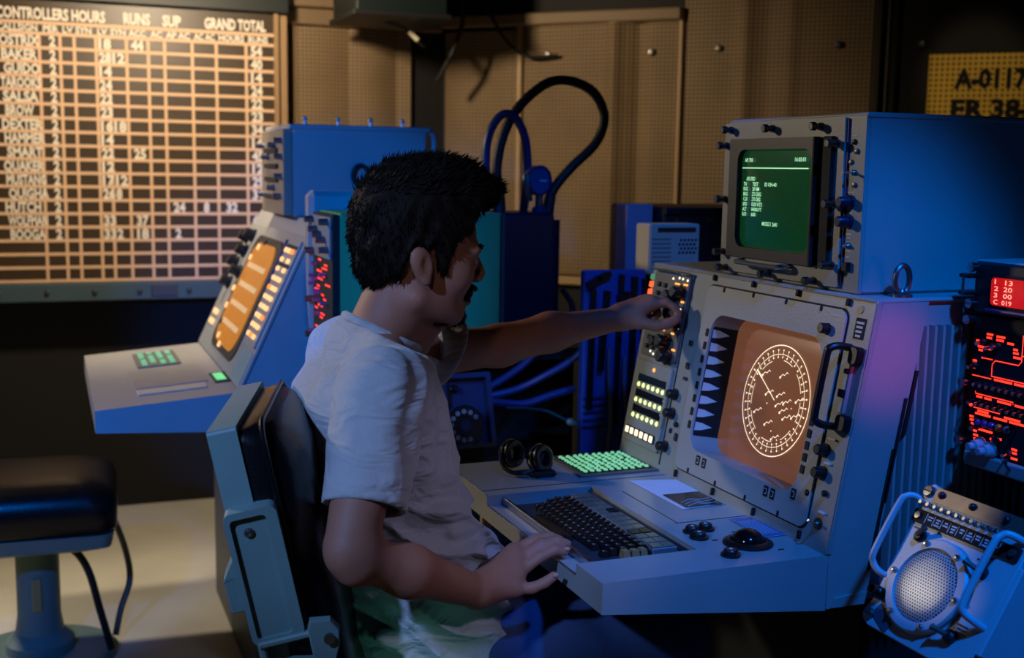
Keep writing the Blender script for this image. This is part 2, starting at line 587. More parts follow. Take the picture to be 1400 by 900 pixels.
# ================================================================== status board
bt = thing('status_board', 'tall dark status board with white ruled grid and hand-lettered names and numbers', 'board', (0.1, 4.39, 0.80))
BT = Fr((0, 4.375, 0), (1, 0, 0), (0, 0, 1))
plexi = mat('smoky_board_panel', (66, 52, 36), 0.4, 0, 0.25, 3)
slate = mat('board_rail_enamel', (70, 92, 104), 0.45, 0, 0.15, 8)
MB().box((-0.62, 0.80, -0.012), (0.80, 1.84, 0.0), BT).build('board_panel', plexi, bt)
MB().box((-0.64, 0.795, -0.02), (0.70, 0.858, 0.022), BT, 0.004).build('bottom_rail', slate, bt)
MB().box((-0.64, 1.818, -0.02), (0.83, 1.90, 0.03), BT, 0.004).build('top_rail', mat('deep_green_enamel', (11, 26, 27)), bt)
MB().box((0.778, 0.86, -0.02), (0.796, 1.82, 0.012), BT, 0.003).build('side_rail', tan, bt)
MB().box((0.803, 0.80, -0.03), (0.83, 1.84, -0.01), BT, 0.003).build('side_post', tan, bt)
MB().box((0.33, 0.808, 0.022), (0.42, 0.85, 0.028), BT, 0.002).build('name_plate', worn, bt)
b0 = MB().lathe([(0.009, 0.0), (0.009, 0.008), (0.004, 0.013), (0.001, 0.0135)], BT @ Matrix.Translation((-0.015, 0.829, 0.022)), 10).build('bolt', worn, bt)
for x in (-0.17, 0.14, 0.29, 0.46, 0.60):
    again(b0, (x + 0.015, 0, 0))
line_m = mat('white_tape_line', (236, 196, 160), 0.6, 0, 0.06, 20)
rows = [1.742, 1.706] + [1.659 - 0.0466 * i for i in range(18)]
for z in rows:
    MB().box((-0.62, z - 0.0055, 0), (0.778, z + 0.0055, 0.003), BT).build('ruled_line', line_m, bt)
for x in (-0.18, -0.011, 0.055, 0.100, 0.170, 0.212, 0.270, 0.342, 0.397, 0.491, 0.574, 0.679):
    MB().box((x - 0.005, 0.862, 0), (x + 0.005, 1.70, 0.002), BT).build('column_line', line_m, bt)
LTx = BT @ Matrix.Translation((0, 0, 0.0035))
text('CONTROLLERS HOURS', LTx, -0.142, 1.7535, 0.036, white, bt, bold=0.055, width=0.345)
text('RUNS', LTx, 0.262, 1.7535, 0.036, white, bt, bold=0.06, width=0.088)
text('SUP', LTx, 0.392, 1.7535, 0.036, white, bt, bold=0.06, width=0.062)
text('GRAND TOTAL', LTx, 0.535, 1.7535, 0.036, white, bt, bold=0.06, width=0.215)
text('CALLSIGN', LTx, -0.142, 1.713, 0.022, white, bt, bold=0.055, width=0.127)
for s, x, w in (('PER', 0.002, 0.05), ('LV', 0.064, 0.034), ('SYN', 0.105, 0.052), ('LV', 0.176, 0.032), ('SYN', 0.218, 0.05), ('ACC', 0.278, 0.056), ('AC', 0.35, 0.04), ('AP AC', 0.402, 0.082), ('AC AC', 0.497, 0.072), ('HOURS', 0.583, 0.09), ('RUNS', 0.687, 0.07)):
    text(s, LTx, x, 1.713, 0.021, white, bt, bold=0.055, width=w)
names = ['OSTRIX', 'BAKER', 'GUIDO', 'TAROOKS', 'SALSA', 'BROW', 'DEXTER', 'HAMMER', 'SMART', 'QUAKER', 'MUSTANG', 'QUIGHA', 'HUTCH', 'WOLFMAN', 'BOOGA']
colA = ['18', '28', '14', '24', '22', '23', '16', '14', '22', '12', '17', '26', '', '33', '33']
colB = ['', '12', '', '', '', '', '18', '', '', '', '12', '8', '', '', '2']
tot = ['54', '40', '14', '24', '22', '23', '34', '14', '45', '12', '29', '34', '', '64', '']
oth = {0: [('44', 0.285)], 8: [('25', 0.285)], 12: [('24', 0.415), ('8', 0.52), ('32', 0.60)], 13: [('37', 0.288)], 14: [('18', 0.288), ('2', 0.42)]}
for i, nme in enumerate(names):
    z = rows[i + 2] + 0.0085
    text(nme, LTx, -0.137 + 0.006 * (i % 3), z - 0.0015, 0.0325, white, bt, bold=0.06, width=min(0.127, 0.0225 * len(nme)))
    for s, x in [('2', 0.02), (colA[i], 0.178), (colB[i], 0.222), (tot[i], 0.695)] + oth.get(i, []):
        if s:
            text(s, LTx, x, z - 0.0015, 0.0325, white, bt, bold=0.065, width=0.0205 * len(s))

# ================================================================== main radar console
con = thing('radar_console', 'large grey radar console with amber round scope and keyboard desk before the man', 'console', (1.35, 1.70, 0))
FT = Fr((1.0305, 2.03, 0.73), (0, -1, 0), (0.1765, 0, 0.9843))


def XZ(poly, y0, y1):
    """prism of an x-z outline along y"""
    n = len(poly)
    return MB().loft([[(p[0], y0, p[1]) for p in poly], [(p[0], y1, p[1]) for p in poly]])


XZ([(1.095, 0.645), (1.80, 0.645), (1.80, 1.096), (1.175, 1.096)], 1.385, 2.03).build('body', paint, con)
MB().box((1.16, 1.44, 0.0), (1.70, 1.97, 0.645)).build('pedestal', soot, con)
MB().box((1.095, 1.366, 1.094), (1.80, 2.032, 1.102), None, 0.003).build('top_plate', paint, con)
# near side: leaning panel with slots, ribbed flank behind it
XZ([(1.0365, 0.73), (1.0365, 0.648), (1.105, 0.648), (1.19, 1.096), (1.108, 1.096), (1.043, 0.755)], 1.364, 1.386).build('side_panel', paint, con)
XZ([(1.0325, 0.732), (1.0395, 0.732), (1.1055, 1.099), (1.0985, 1.099)], 1.362, 1.388).build('edge_strip', paint2, con)
XZ([(1.045, 0.650), (1.10, 0.650), (1.103, 0.668), (1.049, 0.664)], 1.360, 1.366).build('hem_plate', paint, con)
for x, z0, z1 in ((1.172, 0.90, 0.995), (1.155, 0.80, 0.955), (1.138, 0.70, 0.88)):
    XZ([(x, z1), (x - (z1 - z0) * 0.18, z0), (x - (z1 - z0) * 0.18 + 0.006, z0), (x + 0.006, z1)], 1.3625, 1.366).build('slot', soot, con)
MB().box((1.185, 1.372, 1.06), (1.80, 1.388, 1.096)).build('flank_band', paint, con)
rib = MB().loft([[(1.1415, 1.378, z), (1.1445, 1.3655, z), (1.1490, 1.3655, z), (1.1520, 1.378, z), (1.1520, 1.386, z), (1.1415, 1.386, z)] for z in (0.655, 1.060)]).build('rib', paint, con)
for i in range(1, 42):
    again(rib, (0.0152 * i, 0, 0))
MB().box((1.10, 1.378, 0.65), (1.80, 1.387, 1.07)).build('flank_backing', mat('flank_gap_shade', (44, 46, 50), 0.5), con)  # shade between the ribs painted into the backing colour

# face: thick frame with the scope opening
ap = rrect(0.250, 0.065, 0.572, 0.307, 0.035, 6)
MB().ring(rrect(0, 0, 0.6655, 0.373, 0.003, 6), ap, -0.062, 0.0, FT).build('face_frame', paint2, con)
sp_ = MB().ring(rrect(0.2165, 0.0235, 0.6105, 0.3545, 0.016, 6), ap, 0.0, 0.004, FT).build('scope_panel', paint, con)
gv = MB()
gv.ring(rrect(0.2135, 0.0205, 0.6135, 0.3575, 0.018, 6), rrect(0.2165, 0.0235, 0.6105, 0.3545, 0.016, 6), 0.0002, 0.0012, FT)
gv.build('panel_groove', soot, con)
for lst, w, h in (([(0.2295, 0.3688), (0.3531, 0.3691), (0.4803, 0.3676), (0.6069, 0.3666)], 0.006, 0.011), ([(0.2701, 0.3506), (0.3615, 0.3513), (0.4562, 0.3508), (0.5481, 0.3509), (0.2665, 0.0275), (0.3569, 0.0275), (0.4495, 0.0275), (0.5424, 0.0275)], 0.005, 0.009), ([(0.225, 0.0118), (0.3517, 0.0118), (0.4767, 0.0118), (0.601, 0.0118)], 0.005, 0.013)):
    for u, v in lst:
        MB().prism(rrect(u - w / 2, v - h / 2, u + w / 2, v + h / 2, w * 0.45, 3), 0.0, 0.0052, FT).build('panel_clip', soot, con)
# opening: dark left reveal with pale tapered wedges
MB().box((0.2495, 0.085, -0.058), (0.2525, 0.288, -0.001), FT).build('reveal', soot, con)
pale = mat('pale_wedge', (186, 200, 196), 0.5, 0, 0.08)
for i in range(8):
    v = 0.2716 - 0.02376 * i
    MB().add([(0.2535, v - 0.0075, -0.001), (0.2535, v + 0.0075, -0.001), (0.2535, v + 0.0065, -0.014), (0.2535, v, -0.036), (0.2535, v - 0.0065, -0.014), (0.2524, v - 0.0075, -0.001), (0.2524, v + 0.0075, -0.001), (0.2524, v + 0.0065, -0.014), (0.2524, v, -0.036), (0.2524, v - 0.0065, -0.014)],
             [(0, 1, 2, 3, 4), (9, 8, 7, 6, 5), (0, 5, 6, 1), (1, 6, 7, 2), (2, 7, 8, 3), (3, 8, 9, 4), (4, 9, 5, 0)], FT).build('tapered_wedge', pale, con)
    MB().box((0.2375, v - 0.007, 0.003), (0.247, v + 0.007, 0.0055), FT, 0.001).build('index_tab', soot, con)
for i in range(10):
    v = 0.2725 - 0.0184 * i
    MB().box((0.5745, v - 0.0065, 0.003), (0.5855, v + 0.0065, 0.0055), FT, 0.001).build('index_tab', soot, con)
# scope glass (slightly domed) and its glowing trace
scm = bpy.data.materials.new('amber_scope_glass')
scm.use_nodes = True
_n = scm.node_tree
_b = _n.nodes['Principled BSDF']
_b.inputs['Base Color'].default_value = lin((96, 60, 42)) + (1,)
_b.inputs['Roughness'].default_value = 0.22
_t = _n.nodes.new('ShaderNodeTexNoise')
_t.inputs['Scale'].default_value = 7
_c = _n.nodes.new('ShaderNodeTexCoord')
_n.links.new(_c.outputs['Object'], _t.inputs['Vector'])
_m = _n.nodes.new('ShaderNodeMix')
_m.data_type = 'RGBA'
_m.inputs[6].default_value = lin((120, 78, 56)) + (1,)
_m.inputs[7].default_value = lin((148, 88, 58)) + (1,)
_n.links.new(_t.outputs['Fac'], _m.inputs[0])
_n.links.new(_m.outputs[2], _b.inputs['Emission Color'])
_b.inputs['Emission Strength'].default_value = 0.5
glass = MB()
g0 = rrect(0.252, 0.060, 0.578, 0.312, 0.035, 6)
rings = []
for k, d in ((1.0, -0.052), (0.9, -0.0482), (0.7, -0.0462), (0.4, -0.0452), (0.05, -0.045)):
    rings.append([(0.415 + (p[0] - 0.415) * k, 0.186 + (p[1] - 0.186) * k, d) for p in g0])
glass.loft(rings, FT, cap=False)
glass.add([(p[0], p[1], p[2]) for p in rings[-1]], [tuple(range(len(g0)))], FT)
scr = glass.build('scope_screen', scm, con, angle=60)
glow = emit('scope_trace_glow', (255, 232, 196), 1.15, (200, 180, 150))
tr = MB()
C0, C1, ZT = 0.4105, 0.1863, -0.0442
strip(tr, circ(C0, C1, 0.0925, 72), 0.0017, ZT, FT, True)
strip(tr, circ(C0, C1, 0.0775, 72), 0.0010, ZT, FT, True)
for i in range(36):
    a = 2 * PI * i / 36 + 0.03
    r0, r1 = 0.0725, 0.0845
    strip(tr, [(C0 + r0 * math.cos(a), C1 + r0 * math.sin(a)), (C0 + r1 * math.cos(a), C1 + r1 * math.sin(a))], 0.0008, ZT, FT)
    for r in (r0, r1):
        tr.add([(p[0], p[1], ZT + 0.0002) for p in circ(C0 + r * math.cos(a), C1 + r * math.sin(a), 0.0017, 8)], [tuple(range(8))], FT)
for a0, a1 in ((20, 50), (65, 88), (115, 140), (165, 195), (205, 235), (255, 280), (300, 325), (340, 368)):
    strip(tr, arc(C0, C1, 0.068, math.radians(a0), math.radians(a1), 8), 0.0011, ZT, FT)
strip(tr, [(C0 - 0.002, C1), (0.3438, 0.2277)], 0.0016, ZT, FT)
strip(tr, [(0.362, 0.2165), (0.3438, 0.2277)], 0.0032, ZT, FT)
for u, v in [(0.3703, 0.2277), (0.42, 0.2318), (0.3895, 0.1973), (0.4216, 0.1995), (0.3664, 0.1626), (0.4228, 0.1837), (0.4423, 0.1906), (0.437, 0.1755), (0.4745, 0.1998), (0.4484, 0.1662), (0.4706, 0.1726), (0.4021, 0.148), (0.428, 0.1285)]:
    strip(tr, [(u - 0.008, v - 0.006), (u - 0.003, v), (u + 0.003, v - 0.001), (u + 0.008, v + 0.005), (u + 0.012, v + 0.003)], 0.0013, ZT, FT)
    tr.add([(p[0], p[1], ZT + 0.0002) for p in circ(u - 0.008, v - 0.006, 0.0022, 8)], [tuple(range(8))], FT)
for u, v in ((0.436, 0.125), (0.416, 0.136), (0.39, 0.178), (0.458, 0.182)):
    tr.add([(p[0], p[1], ZT + 0.0002) for p in circ(u, v, 0.0013, 8)], [tuple(range(8))], FT)
tr.build('radar_trace', glow, scr, smooth=False)


def knob(T, u, v, r, h, m, parent, name='knob', pointer=True, flare=1.25):
    k = MB().lathe([(r * flare, 0.0), (r * flare, h * 0.18), (r, h * 0.25), (r * 0.94, h * 0.92), (r * 0.8, h), (0.0006, h)], T @ Matrix.Translation((u, v, 0)), 18)
    return k.build(name, m, parent)


def toggle(T, u, v, parent, l=0.016, tilt=0.004, r=0.0045):
    b = MB().lathe([(r, 0), (r, 0.003), (r * 0.6, 0.006), (0.0005, 0.006)], T @ Matrix.Translation((u, v, 0)), 10).build('toggle_switch', worn, parent)
    MB().cyl((u, v, 0.004), (u, v + tilt, 0.004 + l), 0.0013, 0.0022, 8, T).build('lever', steel, b)
    return b


for u, v in ((0.580, 0.322), (0.628, 0.146), (0.632, 0.1125)):
    k = knob(FT, u - 0.008, v, 0.0085, 0.018, black, con)
for u, v in ((0.170, 0.1462), (0.172, 0.1111), (0.169, 0.0486)):
    knob(FT, u, v, 0.0088, 0.018, black, con)
# left column: control strip
MB().box((0.1585, 0.012, 0.0003), (0.1605, 0.365, 0.0016), FT).build('column_gap', soot, con)
sub = MB().prism(rrect(0.012, 0.030, 0.150, 0.190, 0.004, 4), 0.0, 0.006, FT, 0.0012).build('lamp_panel', paint2, con)
led = emit('yellow_green_lamp', (226, 240, 150), 1.6, (120, 130, 60))
amb = emit('amber_lamp', (255, 150, 60), 2.2, (120, 60, 20))
ivory = emit('lit_ivory_key', (255, 232, 190), 1.5, (180, 160, 120))
smoke = mat('smoked_window', (30, 28, 20), 0.15)
for r in range(3):
    v = 0.1425 - 0.0300 * r
    MB().box((0.032, v + 0.006, 0.006), (0.140, v + 0.0205, 0.0072), FT, 0.0005).build('readout_window', smoke, sub)
    for c in range(6):
        MB().ball((0.038 + 0.019 * c, v - 0.0005, 0.006), (0.0042, 0.0048, 0.0035), FT, 10, 5, 0).build('indicator_lamp', led, sub)
for c in range(6):
    u = 0.0325 + 0.0192 * c
    MB().box((u - 0.0075, 0.0435, 0.006), (u + 0.0075, 0.0595, 0.010), FT, 0.001).build('lit_key_frame', dark, sub)
    MB().box((u - 0.0058, 0.0455, 0.009), (u + 0.0058, 0.0575, 0.0116), FT, 0.001).build('lit_key', ivory, sub)
MB().ball((0.086, 0.1767, 0.006), (0.004, 0.004, 0.003), FT, 10, 5, 0).build('warning_lamp', amb, sub)
# upper control cluster
up = MB().prism(rrect(0.020, 0.200, 0.154, 0.362, 0.004, 4), 0.0, 0.006, FT, 0.0012).build('control_panel', mat('dark_grey_panel', (92, 94, 92), 0.45), con)
orange = emit('orange_key', (255, 92, 40), 1.6, (120, 40, 20))
greenk = emit('green_key', (110, 190, 140), 0.45, (40, 80, 60))
for v, m in ((0.350, greenk), (0.3355, orange), (0.3205, orange)):
    MB().box((0.004, v - 0.0055, 0.0), (0.0165, v + 0.0055, 0.007), FT, 0.001).build('side_key', m, con)
for u, v in ((0.0452, 0.3388), (0.0685, 0.3383), (0.046, 0.3218), (0.0665, 0.3211), (0.0446, 0.2358), (0.0426, 0.2183), (0.066, 0.2189)):
    MB().prism(rrect(u - 0.005, v - 0.0045, u + 0.005, v + 0.0045, 0.002, 2), 0.006, 0.0105, FT, 0.001).build('push_key', black, up)
for u, v, r in ((0.1055, 0.3205, 0.0115), (0.132, 0.330, 0.0115), (0.124, 0.291, 0.014), (0.088, 0.232, 0.0105), (0.112, 0.236, 0.0125), (0.126, 0.209, 0.0125), (0.135, 0.272, 0.010)):
    kb_ = knob(FT @ Matrix.Translation((0, 0, 0.006)), u, v, r, 0.022, black, up, 'rotary_knob')
for i, (u, v, w) in enumerate(((0.1116, 0.3452, 0.016), (0.142, 0.3462, 0.014), (0.1416, 0.3140, 0.010), (0.0974, 0.2123, 0.018), (0.142, 0.2240, 0.012), (0.128, 0.2530, 0.010), (0.090, 0.2555, 0.014))):
    MB().box((u - w / 2, v - 0.0016, 0.006), (u + w / 2, v + 0.0016, 0.0072), FT).build('lit_legend', amb, up)
wl_ = emit('white_pilot', (255, 240, 210), 1.6, (160, 150, 120))
for u, v in ((0.0926, 0.3535), (0.115, 0.3565), (0.128, 0.3560), (0.146, 0.3545), (0.0853, 0.262), (0.10, 0.262), (0.0705, 0.206), (0.058, 0.2095), (0.139, 0.300), (0.143, 0.2655)):
    MB().ball((u, v, 0.006), (0.0024, 0.0024, 0.002), FT, 8, 4, 0).build('pilot_light', wl_, up)
MB().tube([(0.012, 0.3665, 0.010), (0.155, 0.3665, 0.010)], 0.0028, 8, FT).build('guard_rail', steel, con)
for u, v, w, h in ((0.1945, 0.2036, 0.010, 0.012), (0.2005, 0.0731, 0.008, 0.014), (0.1915, 0.245, 0.012, 0.010), (0.178, 0.080, 0.005, 0.009), (0.1945, 0.18, 0.012, 0.006)):
    MB().box((u - w / 2, v - h / 2, 0), (u + w / 2, v + h / 2, 0.004), FT, 0.001).build('blank_key', dark, con)
# labels, small fittings
for u, v in ((0.292, 0.0513), (0.3119, 0.0509), (0.5013, 0.0521), (0.5195, 0.0522), (0.571, 0.066)):
    l = MB().box((u - 0.0062, v - 0.0085, 0.004), (u + 0.0062, v + 0.0085, 0.0052), FT, 0.0008).build('legend_plate', soot, con)
    strip_m = MB()
    strip(strip_m, [(u - 0.003, v + 0.004), (u + 0.003, v + 0.004), (u + 0.003, v - 0.004), (u - 0.002, v - 0.004)], 0.0012, 0.0055, FT)
    strip_m.build('legend_mark', ink, l, smooth=False)
lp = MB().box((0.630, 0.3165, 0.0), (0.653, 0.3475, 0.0012), FT, 0.0005).build('warning_plate', soot, con)
for i, (a, b) in enumerate(((0.633, 0.650), (0.634, 0.648), (0.634, 0.6475), (0.635, 0.646))):
    MB().box((a, 0.3405 - 0.0065 * i - 0.0017, 0.0012), (b, 0.3405 - 0.0065 * i + 0.0017, 0.0016), FT).build('print_line', ink, lp)
MB().prism(circ(0.635, 0.3595, 0.006, 18), 0.0, 0.0015, FT).build('inspection_sticker', mat('brass_sticker', (170, 150, 96), 0.5), con)
for a, b, v in ((0.575, 0.598, 0.3445), (0.625, 0.641, 0.1655), (0.627, 0.640, 0.129), (0.633, 0.645, 0.248), (0.636, 0.650, 0.0575)):
    MB().box((a, v - 0.0012, 0.0), (b, v + 0.0012, 0.0046), FT).build('print_line', ink, con)
for u, v in ((0.6405, 0.0855), (0.602, 0.0765), (0.195, 0.095)):
    MB().lathe([(0.005, 0), (0.005, 0.004), (0.0025, 0.006), (0.0004, 0.006)], FT @ Matrix.Translation((u, v, 0.001)), 12).build('jack', black, con)
MB().lathe([(0.009, 0), (0.009, 0.002), (0.0004, 0.002)], FT @ Matrix.Translation((0.637, 0.039, 0)), 14).build('switch_escutcheon', black, con)
toggle(FT, 0.637, 0.039, con, 0.016)
# grab handle at the right of the scope
hd = MB()
hd.tube(spline([(0.628, 0.302, 0.0), (0.627, 0.302, 0.020), (0.624, 0.297, 0.031), (0.622, 0.285, 0.034), (0.622, 0.20, 0.034), (0.624, 0.188, 0.031), (0.627, 0.184, 0.020), (0.628, 0.184, 0.0)], 5), 0.0058, 10, FT)
h_ = hd.build('grab_handle', black, con)
MB().prism(rrect(0.640, 0.278, 0.662, 0.306, 0.008, 4), 0, 0.012, FT, 0.002).build('handle_boss', black, h_)
MB().prism(rrect(0.640, 0.180, 0.664, 0.205, 0.006, 4), 0, 0.012, FT, 0.002).build('handle_boss', black, h_)
MB().box((0.6335, 0.205, 0.0), (0.648, 0.282, 0.006), FT, 0.002).build('key_strip', paint2, h_)
MB().cyl((0.64, 0.268, 0.006), (0.64, 0.268, 0.010), 0.004, None, 12, FT).build('key_button', soot, h_)
MB().box((0.634, 0.229, 0.006), (0.646, 0.241, 0.012), FT, 0.001).build('key_button', black, h_)
# lifting eye on the console top
eb = MB()
eb.tube([(1.158 + 0.013 * math.cos(a), 1.387, 1.127 + 0.021 * math.sin(a)) for a in [2 * PI * i / 24 for i in range(24)]], 0.0042, 8, None, True)
eb.lathe([(0.016, 0), (0.016, 0.004), (0.007, 0.008), (0.005, 0.012), (0.0005, 0.012)], Matrix.Translation((1.158, 1.387, 1.1015)), 14)
eb.build('lifting_eye', worn, con)

# ---- desk
dk = XZ([(0.673, 0.686), (1.0355, 0.6457), (1.0355, 0.713), (0.673, 0.713)], 1.364, 2.03).build('desk_body', deskp, con)
XZ([(1.0355, 0.646), (1.10, 0.646), (1.10, 0.735), (1.0355, 0.735)], 1.39, 2.028).build('desk_root', paint, con)
for lo, hi in (((0.673, 1.364, 0.713), (1.036, 1.449, 0.730)), ((0.673, 1.813, 0.713), (1.036, 2.03, 0.730)), ((0.867, 1.449, 0.713), (1.036, 1.813, 0.730))):
    MB().box(lo, hi).build('desk_plate', deskp, dk)
MB().box((0.7005, 1.450, 0.713), (0.7065, 1.8125, 0.7255), None, 0.001).build('tray_lip', steel, dk)
MB().box((0.6722, 1.450, 0.7125), (0.6752, 1.8125, 0.7142), None, 0.0005).build('edge_trim', steel, dk)
MB().box((0.672, 1.8135, 0.729), (0.6745, 2.03, 0.7308), None, 0.0005).build('edge_trim', steel, dk)
MB().box((0.8625, 1.452, 0.713), (0.8645, 1.812, 0.7245), None, 0.0004).build('tray_seam', worn, dk)
for x, y in ((0.70, 1.46), (0.765, 1.457), (0.852, 1.459), (0.70, 1.80), (0.852, 1.80)):
    MB().lathe([(0.0045, 0), (0.004, 0.002), (0.0004, 0.003)], Matrix.Translation((x + 0.009 if x < 0.71 else x, y, 0.713)), 10).build('screw', steel, dk)
MB().box((0.9035, 1.573, 0.7299), (0.9050, 1.765, 0.7305)).build('desk_seam', dark, dk)
MB().box((0.90, 1.5715, 0.7299), (1.036, 1.573, 0.7305)).build('desk_seam', dark, dk)
MB().box((0.675, 1.842, 0.7299), (1.036, 1.8435, 0.7306)).build('desk_seam', dark, dk)
# keyboard
kb = MB().box((0.712, 1.468, 0.713), (0.850, 1.782, 0.719), None, 0.001).build('keyboard', mat('keyboard_plate', (52, 58, 66), 0.4, 0.3), con)


def keycap(x0, y0, x1, y1, z0, z1, t=0.0022):
    return MB().loft([[(x0, y0, z0), (x1, y0, z0), (x1, y1, z0), (x0, y1, z0)], [(x0 + t, y0 + t, z1), (x1 - t, y0 + t, z1), (x1 - t, y1 - t, z1), (x0 + t, y1 - t, z1)]])


keyc = mat('black_keycap', (16, 16, 18), 0.3)
bright = mat('keycap_legend', (150, 140, 120), 0.5)
k0 = keycap(0.7310, 1.486, 0.7445, 1.5005, 0.719, 0.7275).build('key', keyc, kb)
l0 = MB().box((0.7355, 1.491, 0.7276), (0.7375, 1.4955, 0.7279)).build('key_legend', bright, kb)
for r in range(5):
    for c in range(17):
        if (r, c) == (0, 0) or (r == 0 and (c < 2 or c > 15)) or (r == 1 and c > 15):
            continue
        d = (0.0152 * r, 0.0167 * c + 0.0035 * (r % 2), 0.0012 * r)
        again(k0, d, kb)
        again(l0, d, kb)
keycap(0.7135, 1.575, 0.7265, 1.700, 0.719, 0.7265).build('space_bar', keyc, kb)
tanc = mat('tan_keycap', (142, 110, 74), 0.4)
for x, y0, y1 in ((0.758, 1.470, 0), (0.772, 1.468, 0), (0.786, 1.470, 0)):
    keycap(x, y0, x + 0.0125, y0 + 0.0155, 0.719, 0.731, 0.0015).build('key', tanc, kb)
lk = mat('clear_label_key', (118, 112, 96), 0.2, 0.2, 0.2, 60)
kl = MB().box((0.808, 1.474, 0.719), (0.849, 1.780, 0.7285), None, 0.001).build('label_key_block', mat('brushed_alloy', (170, 172, 178), 0.35, 0.8), kb)
lab = MB().box((0.8105, 1.478, 0.7285), (0.8275, 1.496, 0.7305), None, 0.0006).build('label_key', lk, kb)
lab2 = MB().box((0.8295, 1.478, 0.7285), (0.8465, 1.496, 0.7305), None, 0.0006).build('label_key', lk, kb)
drk = MB().box((0.8105, 1.478, 0.7285), (0.8275, 1.496, 0.7305), None, 0.0006).build('label_key', keyc, kb)
drk.location += Vector((0, 0.0229 * 3, 0))
for i in range(1, 13):
    if i != 3:
        again(lab, (0, 0.0229 * i, 0), kb)
    again(drk if i in (3, 8) else lab2, (0.019 if i in (3, 8) else 0, 0.0229 * i, 0), kb)
# lit green keypad
gp = MB().box((0.872, 1.868, 0.729), (1.034, 2.022, 0.7335), None, 0.0012).build('lit_keypad', mat('keypad_bezel', (110, 100, 86), 0.45, 0.3), con)
MB().box((0.884, 1.882, 0.7335), (1.024, 2.010, 0.7345)).build('keypad_face', soot, gp)
gl = emit('green_key_glow', (150, 255, 190), 0.5, (60, 110, 80))
gk = MB().ball((0.892, 1.890, 0.7345), (0.0042, 0.0052, 0.0042), None, 10, 4, 0).build('lit_key', gl, gp)
for r in range(10):
    for c in range(9):
        if (r, c) != (0, 0):
            again(gk, (0.01375 * r + random.uniform(-.0015, .0015), 0.0139 * c + random.uniform(-.002, .002), 0), gp)
# round buttons and trackball
for i, (x, y) in enumerate(((0.902, 1.523), (0.928, 1.528), (0.897, 1.494), (0.899, 1.408))):
    b = MB().lathe([(0.0145, 0), (0.0145, 0.0035), (0.0105, 0.005), (0.0105, 0.0085), (0.009, 0.0105), (0.0004, 0.0105)], Matrix.Translation((x, y, 0.730)), 20).build('round_button', black, con)
    MB().cyl((x, y, 0.7405), (x, y, 0.7409), 0.003, None, 10).build('button_mark', ink, b)
tb = MB().lathe([(0.0375, 0), (0.0375, 0.003), (0.033, 0.006), (0.0265, 0.007), (0.0265, 0.0)], Matrix.Translation((0.9535, 1.448, 0.730)), 28).build('trackball_ring', black, con)
MB().ball((0.9535, 1.448, 0.732), (0.0255, 0.0255, 0.021), None, 24, 10, 0).build('trackball', mat('glossy_black_ball', (10, 10, 14), 0.12), con)
for x, y in ((0.915, 1.478), (0.985, 1.408), (0.965, 1.503), (0.93, 1.44)):
    MB().prism(rrect(x - 0.005, y - 0.002, x + 0.005, y + 0.002, 0.0015, 2), 0.7299, 0.7306).build('screw', dark, dk)

# papers and card lying on the desk
pp = thing('paper_sheet', 'white sheet with a dark photograph lying against the amber scope console', 'paper', (0.99, 1.72, 0.7306))
MB().add([(0.946, 1.822, 0.7312), (0.949, 1.634, 0.7312), (1.028, 1.640, 0.7322), (1.028, 1.80, 0.7322), (0.946, 1.822, 0.7307), (0.949, 1.634, 0.7307), (1.028, 1.640, 0.7310), (1.028, 1.80, 0.7310)], [(0, 1, 2, 3), (4, 7, 6, 5), (0, 4, 5, 1), (1, 5, 6, 2), (2, 6, 7, 3), (3, 7, 4, 0)]).build('sheet', mat('paper_white', (200, 204, 214), 0.7), pp)
MB().box((0.956, 1.638, 0.7323), (1.026, 1.716, 0.7329)).build('photograph', mat('dark_photo_print', (20, 22, 30), 0.25, 0, 0.5, 60), pp)
for i in range(3):
    MB().tube(spline([(0.962, 1.640 + .011 * i, 0.7332), (0.985, 1.652 + .012 * i, 0.7332), (1.0, 1.646 + .012 * i, 0.7332), (1.022, 1.650 + .012 * i, 0.7332)], 4), 0.0006, 4).build('photo_streak', ink, pp)
cdp = thing('reference_card', 'small blue printed card lying beside the trackball', 'card', (1.012, 1.513, 0.7306))
MB().box((0.992, 1.462, 0.7306), (1.033, 1.562, 0.7316), None, 0.0003).build('card', mat('card_blue', (60, 96, 150), 0.3, 0, 0.1), cdp)
cm = MB()
for a, b in (((0.9925, 1.4625), (0.9925, 1.5615)), ((0.9925, 1.4625), (1.0325, 1.4625))):
    strip(cm, [a, b], 0.0014, 0.7319, ID)
cm.build('card_edge', ink, cdp, smooth=False)
for i in range(5):
    MB().box((0.999 + 0.006 * i, 1.475, 0.7316), (1.0005 + 0.006 * i, 1.545, 0.7318)).build('print_line', ink, cdp)

